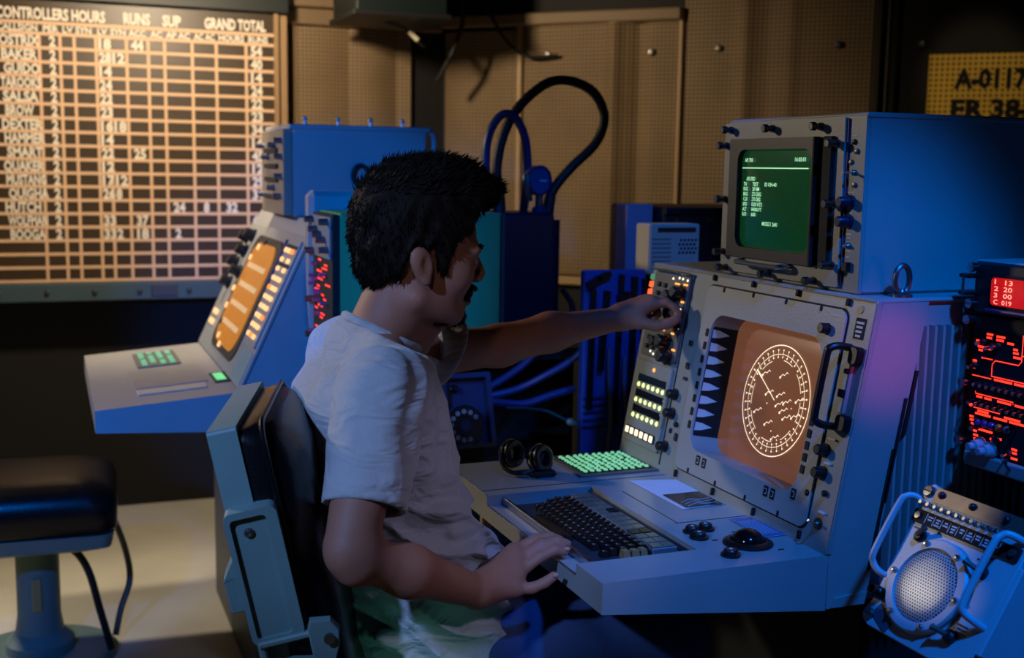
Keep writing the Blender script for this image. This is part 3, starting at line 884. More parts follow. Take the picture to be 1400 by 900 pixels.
# headset lying at the far-left of the desk
hs = thing('headset', 'black padded headset lying on the desk left of the lit green keypad', 'headset', (0.79, 1.93, 0.7305))
for k, (c, t) in enumerate((((0.772, 1.962, 0.7605), 0.25), ((0.808, 1.912, 0.7605), 0.2))):
    R_ = Matrix.Translation(c) @ Matrix.Rotation(math.radians(-62), 4, 'Z') @ Matrix.Rotation(math.radians(78), 4, 'Y')
    cup = MB().lathe([(0.0005, -0.016), (0.014, -0.016), (0.022, -0.010), (0.0255, 0.0), (0.0255, 0.006), (0.0005, 0.006)], R_, 22).build('ear_cup', mat('glossy_black_shell', (9, 9, 10), 0.18), hs)
    cu_ = MB()
    cu_.tube([R_ @ Vector((0.019 * math.cos(a), 0.019 * math.sin(a), 0.011)) for a in [2 * PI * i / 20 for i in range(20)]], 0.0068, 8, None, True)
    cu_.build('ear_cushion', leather, cup)
    rg_ = MB()
    rg_.tube([R_ @ Vector((0.0262 * math.cos(a), 0.0262 * math.sin(a), 0.003)) for a in [2 * PI * i / 24 for i in range(24)]], 0.0014, 6, None, True)
    rg_.build('trim_ring', mat('brass_trim', (150, 120, 70), 0.3, 0.9), cup)
MB().tube(spline([(0.765, 1.972, 0.778), (0.752, 1.955, 0.768), (0.748, 1.93, 0.745), (0.765, 1.905, 0.738), (0.795, 1.898, 0.745), (0.812, 1.902, 0.772)], 6), 0.0042, 8).build('head_band', leather, hs)
MB().box((0.79, 1.885, 0.7308), (0.835, 1.922, 0.742), None, 0.004).build('microphone_box', black, hs)

# ================================================================== green display unit on the console
mo = thing('display_unit', 'blue-lit metal display unit with a green text screen on top of the console', 'monitor', (1.4, 1.61, 1.102))
MT = Fr((1.107, 1.797, 1.103), (0, -1, 0), (0, 0, 1))   # u to the right along the front, v up, n towards the operator
MB().box((1.112, 1.421, 1.103), (1.70, 1.797, 1.366), None, 0.003).build('case', paint, mo)
MB().box((1.108, 1.419, 1.360), (1.70, 1.790, 1.3685), None, 0.002).build('lid', paint, mo)
MB().box((0.002, 0.0, -0.006), (0.376, 0.262, 0.0), MT, 0.001).build('front_panel', paint2, mo)
scr_i = rrect(0.052, 0.050, 0.262, 0.214, 0.020, 6)
MB().ring(rrect(0.0, 0.006, 0.333, 0.259, 0.003, 6), rrect(0.030, 0.035, 0.312, 0.231, 0.003, 6), 0.0, 0.006, MT).build('front_frame', paint, mo)
bez_m = mat('dark_bezel', (46, 40, 34), 0.45, 0, 0.15, 12)
MB().ring(rrect(0.026, 0.033, 0.268, 0.232, 0.004, 6), scr_i, 0.001, 0.012, MT).build('bezel', bez_m, mo)
MB().box((0.268, 0.033, 0.001), (0.274, 0.232, 0.016), MT, 0.001).build('hood_rib', soot, mo)
MB().box((0.274, 0.034, 0.001), (0.290, 0.231, 0.006), MT, 0.001).build('hood_strip', mat('green_reflection_tint', (22, 70, 26), 0.3), mo)  # green reflection of the screen painted onto the bezel strip
MB().box((0.290, 0.033, 0.001), (0.312, 0.232, 0.013), MT, 0.001).build('hood_rib', soot, mo)
gs = emit('green_phosphor', (14, 62, 34), 0.6, (10, 30, 18), 0.15)
sm = MB()
rings = []
for k, d in ((1.03, 0.0015), (0.85, 0.0035), (0.5, 0.0050), (0.05, 0.0055)):
    rings.append([(0.157 + (p[0] - 0.157) * k, 0.132 + (p[1] - 0.132) * k, d) for p in scr_i])
sm.loft(rings, MT, cap=False)
sm.add(rings[-1], [tuple(range(len(scr_i)))], MT)
sc = sm.build('screen', gs, mo, angle=70)
gt = emit('green_text_glow', (168, 240, 186), 1.0, (60, 90, 60))
TT = MT @ Matrix.Translation((0, 0, 0.0062))
MB().box((0.060, 0.1825, 0.0058), (0.247, 0.1843, 0.0064), MT).build('rule_line', gt, sc)
for s, y, z, w in (('AIR TRK', 1.730, 1.2965, 0.025), ('16:05:01', 1.586, 1.2975, 0.029), ('AIR IFIED', 1.723, 1.2655, 0.026), ('TN', 1.731, 1.2565, 0.009), ('TEST', 1.704, 1.2565, 0.017), ('ID KH-40', 1.668, 1.2565, 0.034),
                   ('RNG', 1.731, 1.2485, 0.013), ('28 NM', 1.704, 1.2485, 0.020), ('BRG', 1.731, 1.2400, 0.013), ('275 DEG', 1.705, 1.2400, 0.027), ('CUS', 1.731, 1.2315, 0.013), ('270 DEG', 1.705, 1.2315, 0.026), ('SPD', 1.732, 1.2230, 0.013), ('0250 KTS', 1.705, 1.2230, 0.031), ('ALT', 1.732, 1.2145, 0.012), ('04000 FT', 1.705, 1.2145, 0.030), ('R/O', 1.732, 1.2060, 0.012), ('600', 1.705, 1.2060, 0.013), ('MODE 3  2641', 1.671, 1.1920, 0.043)):
    text(s, TT, 1.797 - y, z - 1.103, 0.0062, gt, sc, bold=0.03, width=w)
# thumb screws around the frame
ts = MB()
ts.lathe([(0.0062, 0), (0.0062, 0.004), (0.0045, 0.005), (0.0045, 0.011), (0.0066, 0.012), (0.0066, 0.019), (0.0055, 0.0205), (0.0006, 0.0205)], MT @ Matrix.Translation((0.021, 0.2475, 0.006)), 14)
t0 = ts.build('thumb_screw', mat('dark_nickel', (92, 92, 96), 0.3, 0.95), mo)
for y, z in ((1.651, 1.350), (1.522, 1.350), (1.777, 1.114), (1.645, 1.114), (1.522, 1.114)):
    again(t0, (0, y - 1.776, z - 1.3505))
for y, z in ((1.788, 1.324), (1.788, 1.232), (1.788, 1.141), (1.480, 1.324), (1.480, 1.234), (1.480, 1.142)):
    again(t0, (0, y - 1.776, z - 1.3505))
hh = MB().tube(spline([(0.076, 0.027, 0.006), (0.076, 0.027, 0.020), (0.083, 0.026, 0.026), (0.100, 0.026, 0.027), (0.190, 0.026, 0.027), (0.206, 0.027, 0.026), (0.213, 0.028, 0.020), (0.213, 0.028, 0.006)], 5), 0.0042, 10, MT).build('pull_handle', steel, mo)
# control strip at the right of the front
for u, v in ((0.350, 0.223), (0.357, 0.209), (0.345, 0.193), (0.355, 0.160)):
    MB().lathe([(0.0042, 0), (0.0042, 0.003), (0.0022, 0.004), (0.0004, 0.004)], MT @ Matrix.Translation((u, v, 0)), 12).build('jack', black if v > 0.215 else worn, mo)
toggle(MT, 0.353, 0.178, mo, 0.018, 0.0)
toggle(MT, 0.349, 0.070, mo, 0.006, 0.0)
for u, v in ((0.347, 0.135), (0.346, 0.106)):
    knob(MT, u, v, 0.0085, 0.022, mat('blue_black_knob', (20, 24, 48), 0.35), mo)
MB().box((0.343, 0.032, 0.0), (0.356, 0.046, 0.008), MT, 0.001).build('rocker_switch', black, mo)
for u, v, w in ((0.349, 0.232, 0.012), (0.350, 0.189, 0.005), (0.347, 0.149, 0.016), (0.346, 0.119, 0.012), (0.347, 0.087, 0.013), (0.348, 0.082, 0.008), (0.347, 0.062, 0.010), (0.347, 0.053, 0.008)):
    MB().box((u - w / 2, v - 0.0009, 0.0), (u + w / 2, v + 0.0009, 0.0006), MT).build('print_line', ink, mo)
MB().box((0.3335, 0.010, -0.001), (0.3385, 0.257, 0.003), MT, 0.001).build('frame_edge', bluepaint, mo)

# ================================================================== red-lit control rack
rk = thing('control_rack', 'black control rack with glowing red display, switches and knobs at the right edge', 'control panel', (1.45, 1.15, 0))
RT = Fr((1.256, 1.342, 0.855), (0, -1, 0), (0, 0, 1))
MB().box((1.30, 0.86, 0.0), (1.75, 1.342, 0.84), None, 0.004).build('base_cabinet', dark, rk)
rb_ = MB().loft([[(1.292, 1.330, z), (1.292, 1.322, z), (1.302, 1.319, z), (1.302, 1.333, z)] for z in (0.45, 0.838)]).build('base_rib', dark, rk)
for i in range(1, 30):
    again(rb_, (0, -0.0155 * i, 0))
MB().box((-0.002, 0.0, -0.10), (0.42, 0.022, 0.004), RT, 0.003).build('shelf_lip', paint, rk)
lower = MB().box((0.0, 0.024, -0.35), (0.42, 0.225, 0.0), RT, 0.003).build('switch_panel', soot, rk)
upper = MB().box((-0.004, 0.228, -0.36), (0.42, 0.302, 0.004), RT, 0.004).build('display_box', dark, rk)
MB().box((-0.006, 0.298, -0.36), (0.42, 0.304, 0.0), RT, 0.002).build('box_lid', paint, rk)
redscr = emit('red_display_face', (190, 14, 10), 1.0, (60, 4, 4))
redhot = emit('red_legend_glow', (255, 52, 34), 2.0, (80, 8, 6))
pinkhot = emit('red_digit_glow', (255, 150, 130), 1.5, (120, 40, 30))
MB().prism(rrect(0.030, 0.236, 0.15, 0.286, 0.005, 4), 0.004, 0.007, RT).build('display_bezel', soot, upper)
ds = MB().prism(rrect(0.036, 0.242, 0.142, 0.2815, 0.006, 4), 0.007, 0.0085, RT).build('red_display', redscr, upper)
RTT = RT @ Matrix.Translation((0, 0, 0.009))
for i, s in enumerate(('1  13', '2  20', '3  00', 'C  019')):
    text(s, RTT, 0.043, 0.2725 - 0.0095 * i, 0.0066, pinkhot, ds, bold=0.02, width=0.034)
MB().tube([(0.030, 0.234, 0.010), (0.15, 0.2345, 0.010)], 0.0028, 8, RT).build('display_sill', bluepaint, upper)
ui = MB().tube([(0.004, 0.280, 0.004), (0.002, 0.280, 0.028), (0.002, 0.256, 0.028), (0.004, 0.256, 0.004)], 0.0026, 8, RT).build('handle', worn, upper)
for v, w in ((0.281, 0), (0.256, 0)):
    MB().box((-0.008, v - 0.003, 0.004), (0.012, v + 0.003, 0.028), RT, 0.001).build('handle_arm', black, upper)
for u, v in ((0.0, 0.293), (0.0, 0.240), (-0.002, 0.216), (-0.003, 0.1225), (-0.004, 0.036)):
    MB().lathe([(0.0055, 0), (0.0055, 0.008), (0.007, 0.009), (0.007, 0.015), (0.0006, 0.016)], RT @ Matrix.Translation((u, v, 0.0)), 12).build('captive_screw', steel, rk)
MB().ball((0.004, 0.090, 0.0), 0.003, RT, 8, 4, 0).build('pilot_lamp', redhot, rk)
# glowing legends (short lines of lettering) and diagram lines
rnd = random.Random(3)
leg = [(0.026, 0.198, 0.012), (0.026, 0.193, 0.010), (0.045, 0.197, 0.016), (0.045, 0.192, 0.014), (0.066, 0.190, 0.012), (0.078, 0.183, 0.008), (0.078, 0.178, 0.010), (0.079, 0.172, 0.014), (0.006, 0.186, 0.008), (0.010, 0.178, 0.014), (0.012, 0.173, 0.008), (0.028, 0.177, 0.008),
       (0.002, 0.156, 0.008), (0.002, 0.151, 0.008), (0.003, 0.146, 0.005), (0.046, 0.1345, 0.034), (0.084, 0.1345, 0.03), (0.014, 0.1045, 0.012), (0.030, 0.1045, 0.014), (0.055, 0.1045, 0.026), (0.088, 0.1045, 0.028), (0.014, 0.0795, 0.030), (0.05, 0.0795, 0.026), (0.08, 0.0795, 0.030), (0.018, 0.0838, 0.022), (0.07, 0.0838, 0.03), (0.003, 0.073, 0.008), (0.004, 0.068, 0.008), (0.007, 0.063, 0.007), (0.022, 0.057, 0.028), (0.012, 0.053, 0.008), (0.013, 0.047, 0.009), (0.014, 0.0415, 0.007), (0.046, 0.0475, 0.010), (0.047, 0.0425, 0.009), (0.0475, 0.0375, 0.008), (0.058, 0.051, 0.010), (0.088, 0.042, 0.010), (0.089, 0.037, 0.009), (0.088, 0.029, 0.012)]
for u, v, w in leg:
    mb = MB()
    x = u
    while x < u + w:
        q = rnd.uniform(0.0014, 0.0026)
        mb.box((x, v - 0.0016, 0.0), (min(x + q, u + w), v + 0.0016, 0.0007), RT)
        x += q + 0.0007
    mb.build('lit_legend', redhot, lower)
for pts in ([(0.095, 0.205), (0.095, 0.168), (0.090, 0.162), (0.046, 0.162), (0.041, 0.156), (0.041, 0.138)], [(0.020, 0.1625), (0.041, 0.1625)], [(0.095, 0.176), (0.11, 0.176)], [(0.020, 0.164), (0.020, 0.161)], [(0.041, 0.1385), (0.12, 0.1385)], [(0.012, 0.112), (0.012, 0.1085), (0.085, 0.1085), (0.085, 0.105)], [(0.010, 0.0875), (0.062, 0.0875)], [(0.003, 0.1345), (0.041, 0.1345)]):
    mb = MB()
    strip(mb, pts, 0.0016, 0.0009, RT)
    mb.build('diagram_line', redhot, lower, smooth=False)
for u, v in ((0.022, 0.1865), (0.052, 0.184), (0.040, 0.182), (0.008, 0.1495), (0.022, 0.061), (0.086, 0.0355)):
    b = MB().cyl((u, v, 0), (u, v, 0.006), 0.0045, 0.004, 10, RT).build('toggle_switch', dark, lower)
    MB().cyl((u, v, 0.005), (u + 0.003, v - 0.002, 0.018), 0.0016, 0.003, 8, RT).build('lever', steel, b)
for i in range(9):
    for u0, v0 in ((0.018, 0.128), (0.010, 0.100)):
        u, v = u0 + 0.0125 * i, v0 - 0.004
        b = MB().cyl((u, v, 0), (u, v, 0.004), 0.0032, None, 8, RT).build('toggle_switch', dark, lower)
        MB().cyl((u, v, 0.003), (u + 0.003, v - 0.0005, 0.015), 0.0013, 0.0026, 8, RT).build('lever', steel, b)
bm_ = [mat('violet_lens', (70, 56, 130), 0.2), mat('orange_lens', (230, 110, 30), 0.25), mat('teal_lens', (40, 100, 110), 0.2)]
for i, (u, k) in enumerate(((0.020, 0), (0.034, 0), (0.048, 0), (0.0625, 1), (0.0775, 2))):
    MB().ball((u, 0.0670, 0.0), (0.0062, 0.0062, 0.007), RT, 12, 6, -0.1).build('lens_button', bm_[k], lower)
for u, v in ((0.030, 0.034), (0.050, 0.031)):
    k = knob(RT, u, v, 0.0095, 0.016, mat('pale_grey_knob', (170, 160, 170), 0.35), lower, 'rotary_knob')
    knob(RT @ Matrix.Translation((0, 0, 0.016)), u, v, 0.006, 0.010, mat('pale_grey_knob', (170, 160, 170)), k, 'knob_cap', flare=1.0)
    MB().tube([(u + 0.0125 * math.cos(a), v + 0.0125 * math.sin(a), 0.002) for a in [2 * PI * j / 18 for j in range(18)]], 0.0015, 6, RT, True).build('knob_collar', steel, k)
MB().ball((0.058, 0.048, 0.0), (0.008, 0.008, 0.006), RT, 12, 6, 0).build('dome_lamp', mat('dark_red_lens', (90, 10, 20), 0.2), lower)
MB().tube([(0.092, 0.014, 0.006), (0.092, 0.028, 0.018), (0.10, 0.030, 0.02)], 0.003, 8, RT).build('guard_loop', steel, lower)

# ================================================================== loudspeaker unit
ls = thing('loudspeaker', 'pale blue-lit metal loudspeaker with round perforated grille and side handles', 'speaker', (1.12, 1.16, 0.64))
ST = Fr((1.021, 1.26, 0.683), (0, -1, 0), (0.506, 0, 0.862))
spm = mat('speaker_paint', (176, 184, 190), 0.42, 0, 0.1, 20, 0.15, 300)
MB().prism([(0.014, -0.012), (0.186, -0.012), (0.196, 0.0), (0.196, 0.188), (0.186, 0.199), (0.017, 0.199), (0.006, 0.203), (-0.005, 0.196), (-0.004, 0.183), (0.002, 0.176), (0.002, 0.022), (-0.003, 0.008), (0.001, -0.006)], -0.012, 0.0, ST, 0.0015).build('face_plate', spm, ls)
MB().box((0.014, -0.005, -0.10), (0.186, 0.185, -0.012), ST, 0.004).build('housing', mat('speaker_housing', (96, 104, 108), 0.5), ls)
MB().box((1.11, 1.09, 0.60), (1.287, 1.23, 0.655), None, 0.004).build('mounting_bracket', dark, ls)
MB().prism(rrect(0.018, 0.178, 0.185, 0.199, 0.003, 3), 0.0, 0.003, ST).build('indicator_strip', mat('bronze_strip', (120, 108, 96), 0.35, 0.6, 0.3, 60), ls)
for u, m in ((0.0311, mat('red_lens_dull', (120, 24, 40), 0.25)), (0.0887, black), (0.1492, black)):
    MB().ball((u, 0.190, 0.003), (0.0055, 0.0055, 0.006), ST, 12, 6, 0).build('indicator_lens', m, ls)
bar = MB().prism(rrect(-0.001, 0.1435, 0.190, 0.1625, 0.002, 3), 0.0, 0.003, ST).build('legend_bar', soot, ls)
for i in range(10):
    u = 0.0245 + 0.0148 * i
    MB().box((u - 0.0005, 0.146, 0.003), (u + 0.0005, 0.160, 0.0034), ST).build('legend_divider', ink, bar)
    if i < 9:
        for j in range(3 if i % 2 else 2):
            w = 0.0095 - 0.002 * ((i + j) % 3)
            MB().box((u + 0.0074 - w / 2, 0.1565 - 0.004 * j - 0.0011, 0.003), (u + 0.0074 + w / 2, 0.1565 - 0.004 * j + 0.0011, 0.0034), ST).build('legend_word', ink, bar)
for u in (0.009, 0.180):
    MB().lathe([(0.0055, 0), (0.005, 0.003), (0.0004, 0.0035)], ST @ Matrix.Translation((u, 0.153, 0.003)), 12).build('bar_screw', worn, bar)
sw = MB()
for i in range(11):
    u = 0.010 + 0.0138 * i
    k = MB().lathe([(0.0042, 0), (0.0042, 0.004), (0.003, 0.005), (0.0036, 0.011), (0.0028, 0.013), (0.0004, 0.013)], ST @ Matrix.Translation((u, 0.1705, 0.0)), 10).build('push_pin', steel, ls)
# round grille
gc = (0.0815, 0.070)
MB().lathe([(0.0655, 0.0), (0.0655, 0.006), (0.063, 0.009), (0.052, 0.009), (0.0505, 0.005), (0.0005, 0.005)], ST @ Matrix.Translation((gc[0], gc[1], 0)), 40).build('grille_ring', spm, ls)
gm = bpy.data.materials.new('perforated_grille')
gm.use_nodes = True
n_ = gm.node_tree
b_ = n_.nodes['Principled BSDF']
b_.inputs['Metallic'].default_value = 0.3
b_.inputs['Roughness'].default_value = 0.4
tc_ = n_.nodes.new('ShaderNodeTexCoord')
mp_ = n_.nodes.new('ShaderNodeVectorRotate')
mp_.rotation_type = 'Y_AXIS'
mp_.inputs['Angle'].default_value = math.radians(-30.4)
n_.links.new(tc_.outputs['Object'], mp_.inputs['Vector'])
sx_ = n_.nodes.new('ShaderNodeSeparateXYZ')
n_.links.new(mp_.outputs[0], sx_.inputs[0])


def mth(op, a, b=None):
    q = n_.nodes.new('ShaderNodeMath')
    q.operation = op
    for i, v in ((0, a), (1, b)):
        if v is None:
            continue
        if isinstance(v, (int, float)):
            q.inputs[i].default_value = v
        else:
            n_.links.new(v, q.inputs[i])
    return q.outputs[0]


kk = 2 * PI / 0.0046
ca = mth('COSINE', mth('MULTIPLY', mth('ADD', sx_.outputs[1], mth('MULTIPLY', sx_.outputs[2], 0.577)), kk))
cb = mth('COSINE', mth('MULTIPLY', mth('SUBTRACT', sx_.outputs[1], mth('MULTIPLY', sx_.outputs[2], 0.577)), kk))
cc_ = mth('COSINE', mth('MULTIPLY', sx_.outputs[2], kk * 1.1547))
hh_ = mth('GREATER_THAN', mth('ADD', mth('ADD', ca, cb), cc_), 0.85)
mm_ = n_.nodes.new('ShaderNodeMix')
mm_.data_type = 'RGBA'
mm_.inputs[6].default_value = lin((176, 184, 190)) + (1,)
mm_.inputs[7].default_value = lin((10, 10, 14)) + (1,)
n_.links.new(hh_, mm_.inputs[0])
n_.links.new(mm_.outputs[2], b_.inputs['Base Color'])
MB().lathe([(0.0505, 0.0052), (0.047, 0.0075), (0.035, 0.0092), (0.018, 0.0102), (0.0005, 0.0105)], ST @ Matrix.Translation((gc[0], gc[1], 0)), 40).build('grille', gm, ls)
for i in range(6):
    a = math.radians(90 + 60 * i + 29)
    b = MB().lathe([(0.0042, 0), (0.0042, 0.002), (0.003, 0.0045), (0.0004, 0.005)], ST @ Matrix.Translation((gc[0] + 0.0585 * math.cos(a), gc[1] + 0.0585 * math.sin(a), 0.009)), 12).build('grille_screw', steel, ls)
for u, v in ((0.0057, 0.1894), (0.0104, 0.003), (0.190, 0.187)):
    b = MB().lathe([(0.0085, 0), (0.0085, 0.003), (0.0072, 0.006), (0.0004, 0.0065)], ST @ Matrix.Translation((u, v, 0.0)), 16).build('corner_bolt', worn, ls)
    MB().box((u - 0.0065, v - 0.0008, 0.006), (u + 0.0065, v + 0.0008, 0.0068), ST).build('bolt_slot', soot, b)
MB().lathe([(0.009, 0), (0.009, 0.010), (0.0075, 0.012), (0.0075, 0.020), (0.006, 0.0205), (0.0055, 0.012), (0.0004, 0.012)], ST @ Matrix.Translation((0.012, 0.034, 0.0)), 16).build('cable_jack', black, ls)
for pts in ([(0.004, 0.172, -0.004), (-0.010, 0.176, 0.004), (-0.0165, 0.170, 0.014), (-0.018, 0.155, 0.018), (-0.018, 0.085, 0.018), (-0.0165, 0.068, 0.012), (-0.006, 0.060, 0.004), (0.004, 0.060, -0.004)],
            [(0.190, 0.172, -0.002), (0.176, 0.172, 0.016), (0.170, 0.166, 0.022), (0.168, 0.150, 0.026), (0.168, 0.075, 0.026), (0.172, 0.060, 0.022), (0.182, 0.056, 0.012), (0.190, 0.054, -0.002)]):
    MB().tube(spline(pts, 5), 0.0048, 10, ST).build('side_handle', spm, ls)
for u, v, a in ((0.150, 0.116, 0.3), (0.152, 0.026, 0.0), (0.030, 0.128, 2.2)):
    k = MB().lathe([(0.009, 0), (0.009, 0.006), (0.006, 0.009), (0.0004, 0.009)], ST @ Matrix.Translation((u, v, 0)), 14).build('lever_hub', dark, ls)
    MB().tube([(u, v, 0.008), (u - 0.016 * math.cos(a), v + 0.010 * math.sin(a), 0.014), (u - 0.021 * math.cos(a), v + 0.014 * math.sin(a), 0.015)], [0.0035, 0.0035, 0.0052], 8, ST).build('lever', worn, k)
for u, v, w in ((0.020, 0.137, 0.022), (0.026, 0.131, 0.016), (0.148, 0.137, 0.014), (0.138, 0.130, 0.012), (0.16, 0.045, 0.02), (0.162, 0.040, 0.016), (0.162, 0.035, 0.018), (0.026, 0.018, 0.014)):
    MB().box((u - w / 2, v - 0.0012, 0.0), (u + w / 2, v + 0.0012, 0.0005), ST).build('print_line', dark, ls)
MB().prism([(0.014, 0.006), (0.050, -0.010), (0.055, 0.004), (0.022, 0.022)], 0.0, 0.002, ST).build('data_plate', mat('slate_plate', (60, 74, 92), 0.4), ls)
MB().box((0.196, 0.02, -0.09), (0.205, 0.14, 0.002), ST, 0.002).build('side_bracket', spm, ls)

# ================================================================== second console, far left
c2 = thing('radar_console', 'second grey radar console with tilted amber scope beside the status board', 'console', (0.75, 3.12, 0))
XZ([(0.40, 0.60), (0.985, 0.60), (0.985, 1.148), (0.587, 1.148), (0.568, 1.112), (0.402, 0.755)], 2.722, 3.53).build('body', paint, c2)
MB().box((0.43, 2.75, 0.0), (0.975, 3.50, 0.60), None, 0.004).build('pedestal', mat('dark_steel_paint', (62, 66, 70), 0.5), c2)
XZ([(0.079, 0.680), (0.41, 0.662), (0.41, 0.757), (0.079, 0.731)], 2.721, 3.528).build('desk', paint, c2)
DT2 = Fr((0.079, 3.528, 0.7312), (0, -1, 0), (0.331, 0, 0.026))
ET = Fr((0.400, 3.53, 0.757), (0, -1, 0), (0.166, 0, 0.355))
fp = MB().prism(rrect(0.004, 0.002, 0.804, 0.388, 0.006, 4), 0.0, 0.006, ET, 0.001).build('face_panel', paint2, c2)
MB().prism(rrect(0.20, 0.03, 0.60, 0.36, 0.05, 6), 0.006, 0.010, ET, 0.002).build('scope_bezel', dark, c2)
amber2 = emit('distant_amber_scope', (206, 128, 40), 0.75, (90, 50, 20))
s2 = MB().prism(rrect(0.235, 0.05, 0.565, 0.34, 0.06, 6), 0.010, 0.013, ET, 0.002).build('scope_screen', amber2, c2)
pal2 = emit('pale_scope_bar', (240, 200, 150), 0.6, (150, 120, 80))
for i, v in enumerate((0.10, 0.155, 0.21, 0.265)):
    MB().box((0.27, v, 0.013), (0.53, v + 0.014, 0.0136), ET).build('screen_bar', pal2, s2)
strip2 = MB().prism(rrect(0.640, 0.10, 0.785, 0.375, 0.004, 3), 0.006, 0.012, ET, 0.001).build('button_panel', paint2, c2)
warmk = emit('warm_button_lamp', (255, 196, 130), 1.3, (150, 110, 70))
orgk = emit('orange_button_lamp', (255, 140, 60), 1.4, (140, 70, 30))
for r in range(10):
    for c in range(3):
        if r in (7, 8) and c == 1:
            continue
        MB().box((0.662 + 0.038 * c, 0.118 + 0.0245 * r, 0.012), (0.682 + 0.038 * c, 0.130 + 0.0245 * r, 0.018), ET, 0.002).build('lit_button', orgk if (r * 3 + c) % 7 == 1 else warmk, strip2)
for r in (7, 9):
    MB().box((0.655, 0.110 + 0.0245 * r + 0.022, 0.012), (0.775, 0.110 + 0.0245 * r + 0.03, 0.014), ET).build('dark_legend', soot, strip2)
for u, v in ((0.06, 0.34), (0.11, 0.30), (0.06, 0.26), (0.13, 0.35), (0.09, 0.20), (0.16, 0.24)):
    knob(ET @ Matrix.Translation((0, 0, 0.006)), u, v, 0.016, 0.03, black, c2)
for u, v in ((0.05, 0.10), (0.09, 0.10), (0.05, 0.07), (0.09, 0.07)):
    MB().box((u, v, 0.006), (u + 0.026, v + 0.016, 0.012), ET, 0.002).build('lit_button', warmk, c2)
for i in range(9):
    a = math.radians(100 + 20 * i)
    MB().box((0.40 + 0.185 * math.cos(a) - 0.008, 0.195 + 0.15 * math.sin(a) - 0.008, 0.010), (0.40 + 0.185 * math.cos(a) + 0.008, 0.195 + 0.15 * math.sin(a) + 0.008, 0.016), ET, 0.002).build('index_tab', warmk if i % 3 else dark, c2)
MB().box((0.62, 0.25, 0.006), (0.635, 0.37, 0.016), ET, 0.003).build('blue_handle', bluepaint, c2)
MB().box((0.655, 0.01, 0.006), (0.79, 0.09, 0.008), ET, 0.001).build('lower_plate', mat('pale_teal_plate', (120, 150, 150), 0.35), c2)
# its desk top
kp2 = MB().prism(rrect(0.10, 0.125, 0.33, 0.235, 0.004, 3), 0.0, 0.004, DT2).build('keypad', mat('grey_keypad', (96, 100, 92), 0.5), c2)
gl2 = emit('far_green_key', (120, 220, 170), 0.55, (50, 90, 70))
for r in range(4):
    for c in range(7):
        if (r * 7 + c) % 5 != 3:
            MB().box((0.115 + 0.03 * c, 0.137 + 0.024 * r, 0.004), (0.135 + 0.03 * c, 0.152 + 0.024 * r, 0.008), DT2, 0.002).build('lit_key', gl2, kp2)
MB().prism(rrect(0.36, 0.10, 0.62, 0.27, 0.004, 3), 0.0, 0.002, DT2).build('flush_lid', paint2, c2)
MB().box((0.64, 0.10, 0.0), (0.70, 0.26, 0.003), DT2, 0.001).build('label_strip', cream, c2)
MB().box((0.53, 0.282, 0.0), (0.66, 0.322, 0.003), DT2, 0.001).build('slot_frame', dark, c2)
MB().box((0.55, 0.288, 0.003), (0.64, 0.312, 0.005), DT2, 0.001).build('lit_slot', emit('green_slot_glow', (90, 230, 150), 0.9, (40, 90, 60)), c2)

# blue equipment box standing on it
bb = thing('equipment_box', 'blue-lit metal equipment box with top studs on the second console', 'equipment box', (0.75, 3.15, 1.149))
MB().box((0.575, 2.98, 1.149), (0.925, 3.32, 1.375), None, 0.004).build('case', paint, bb)
MB().box((0.565, 2.975, 1.368), (0.935, 3.325, 1.381), None, 0.003).build('lid', paint, bb)
MB().box((0.552, 2.99, 1.152), (0.575, 3.31, 1.368), None, 0.002).build('front_panel', mat('tan_grey_plate', (140, 128, 110), 0.45, 0.2), bb)
for y, z in ((3.01, 1.34), (3.01, 1.30), (3.015, 1.25), (3.03, 1.20), (3.10, 1.33), (3.12, 1.22), (3.20, 1.30), (3.26, 1.20), (3.28, 1.33)):
    MB().cyl((0.552, y, z), (0.532, y, z), 0.008, 0.007, 10).build('thumb_screw', worn, bb)
for z in (1.19, 1.27, 1.31, 1.235):
    MB().box((0.546, 3.06, z), (0.552, 3.24, z + 0.012)).build('vent_slot', soot, bb)
for x in (0.61, 0.695, 0.78, 0.865):
    b = MB().cyl((x, 3.0, 1.381), (x, 3.0, 1.392), 0.004, None, 8).build('stud', worn, bb)
    MB().ball((x, 3.0, 1.396), 0.0065, None, 8, 6).build('stud_cap', paint, b)
MB().tube(spline([(0.925, 3.0, 1.375), (0.945, 2.995, 1.365), (0.95, 2.995, 1.335), (0.945, 2.995, 1.29)], 4), 0.007).build('side_strap', paint, bb)
MB().tube([(0.745 + 0.02 * math.cos(a), 2.965, 1.255 + 0.026 * math.sin(a)) for a in [2 * PI * i / 18 for i in range(18)]], 0.006, 8, None, True).build('ring_handle', dark, bb)
MB().box((0.735, 2.962, 1.225), (0.755, 2.98, 1.24)).build('ring_mount', dark, bb)

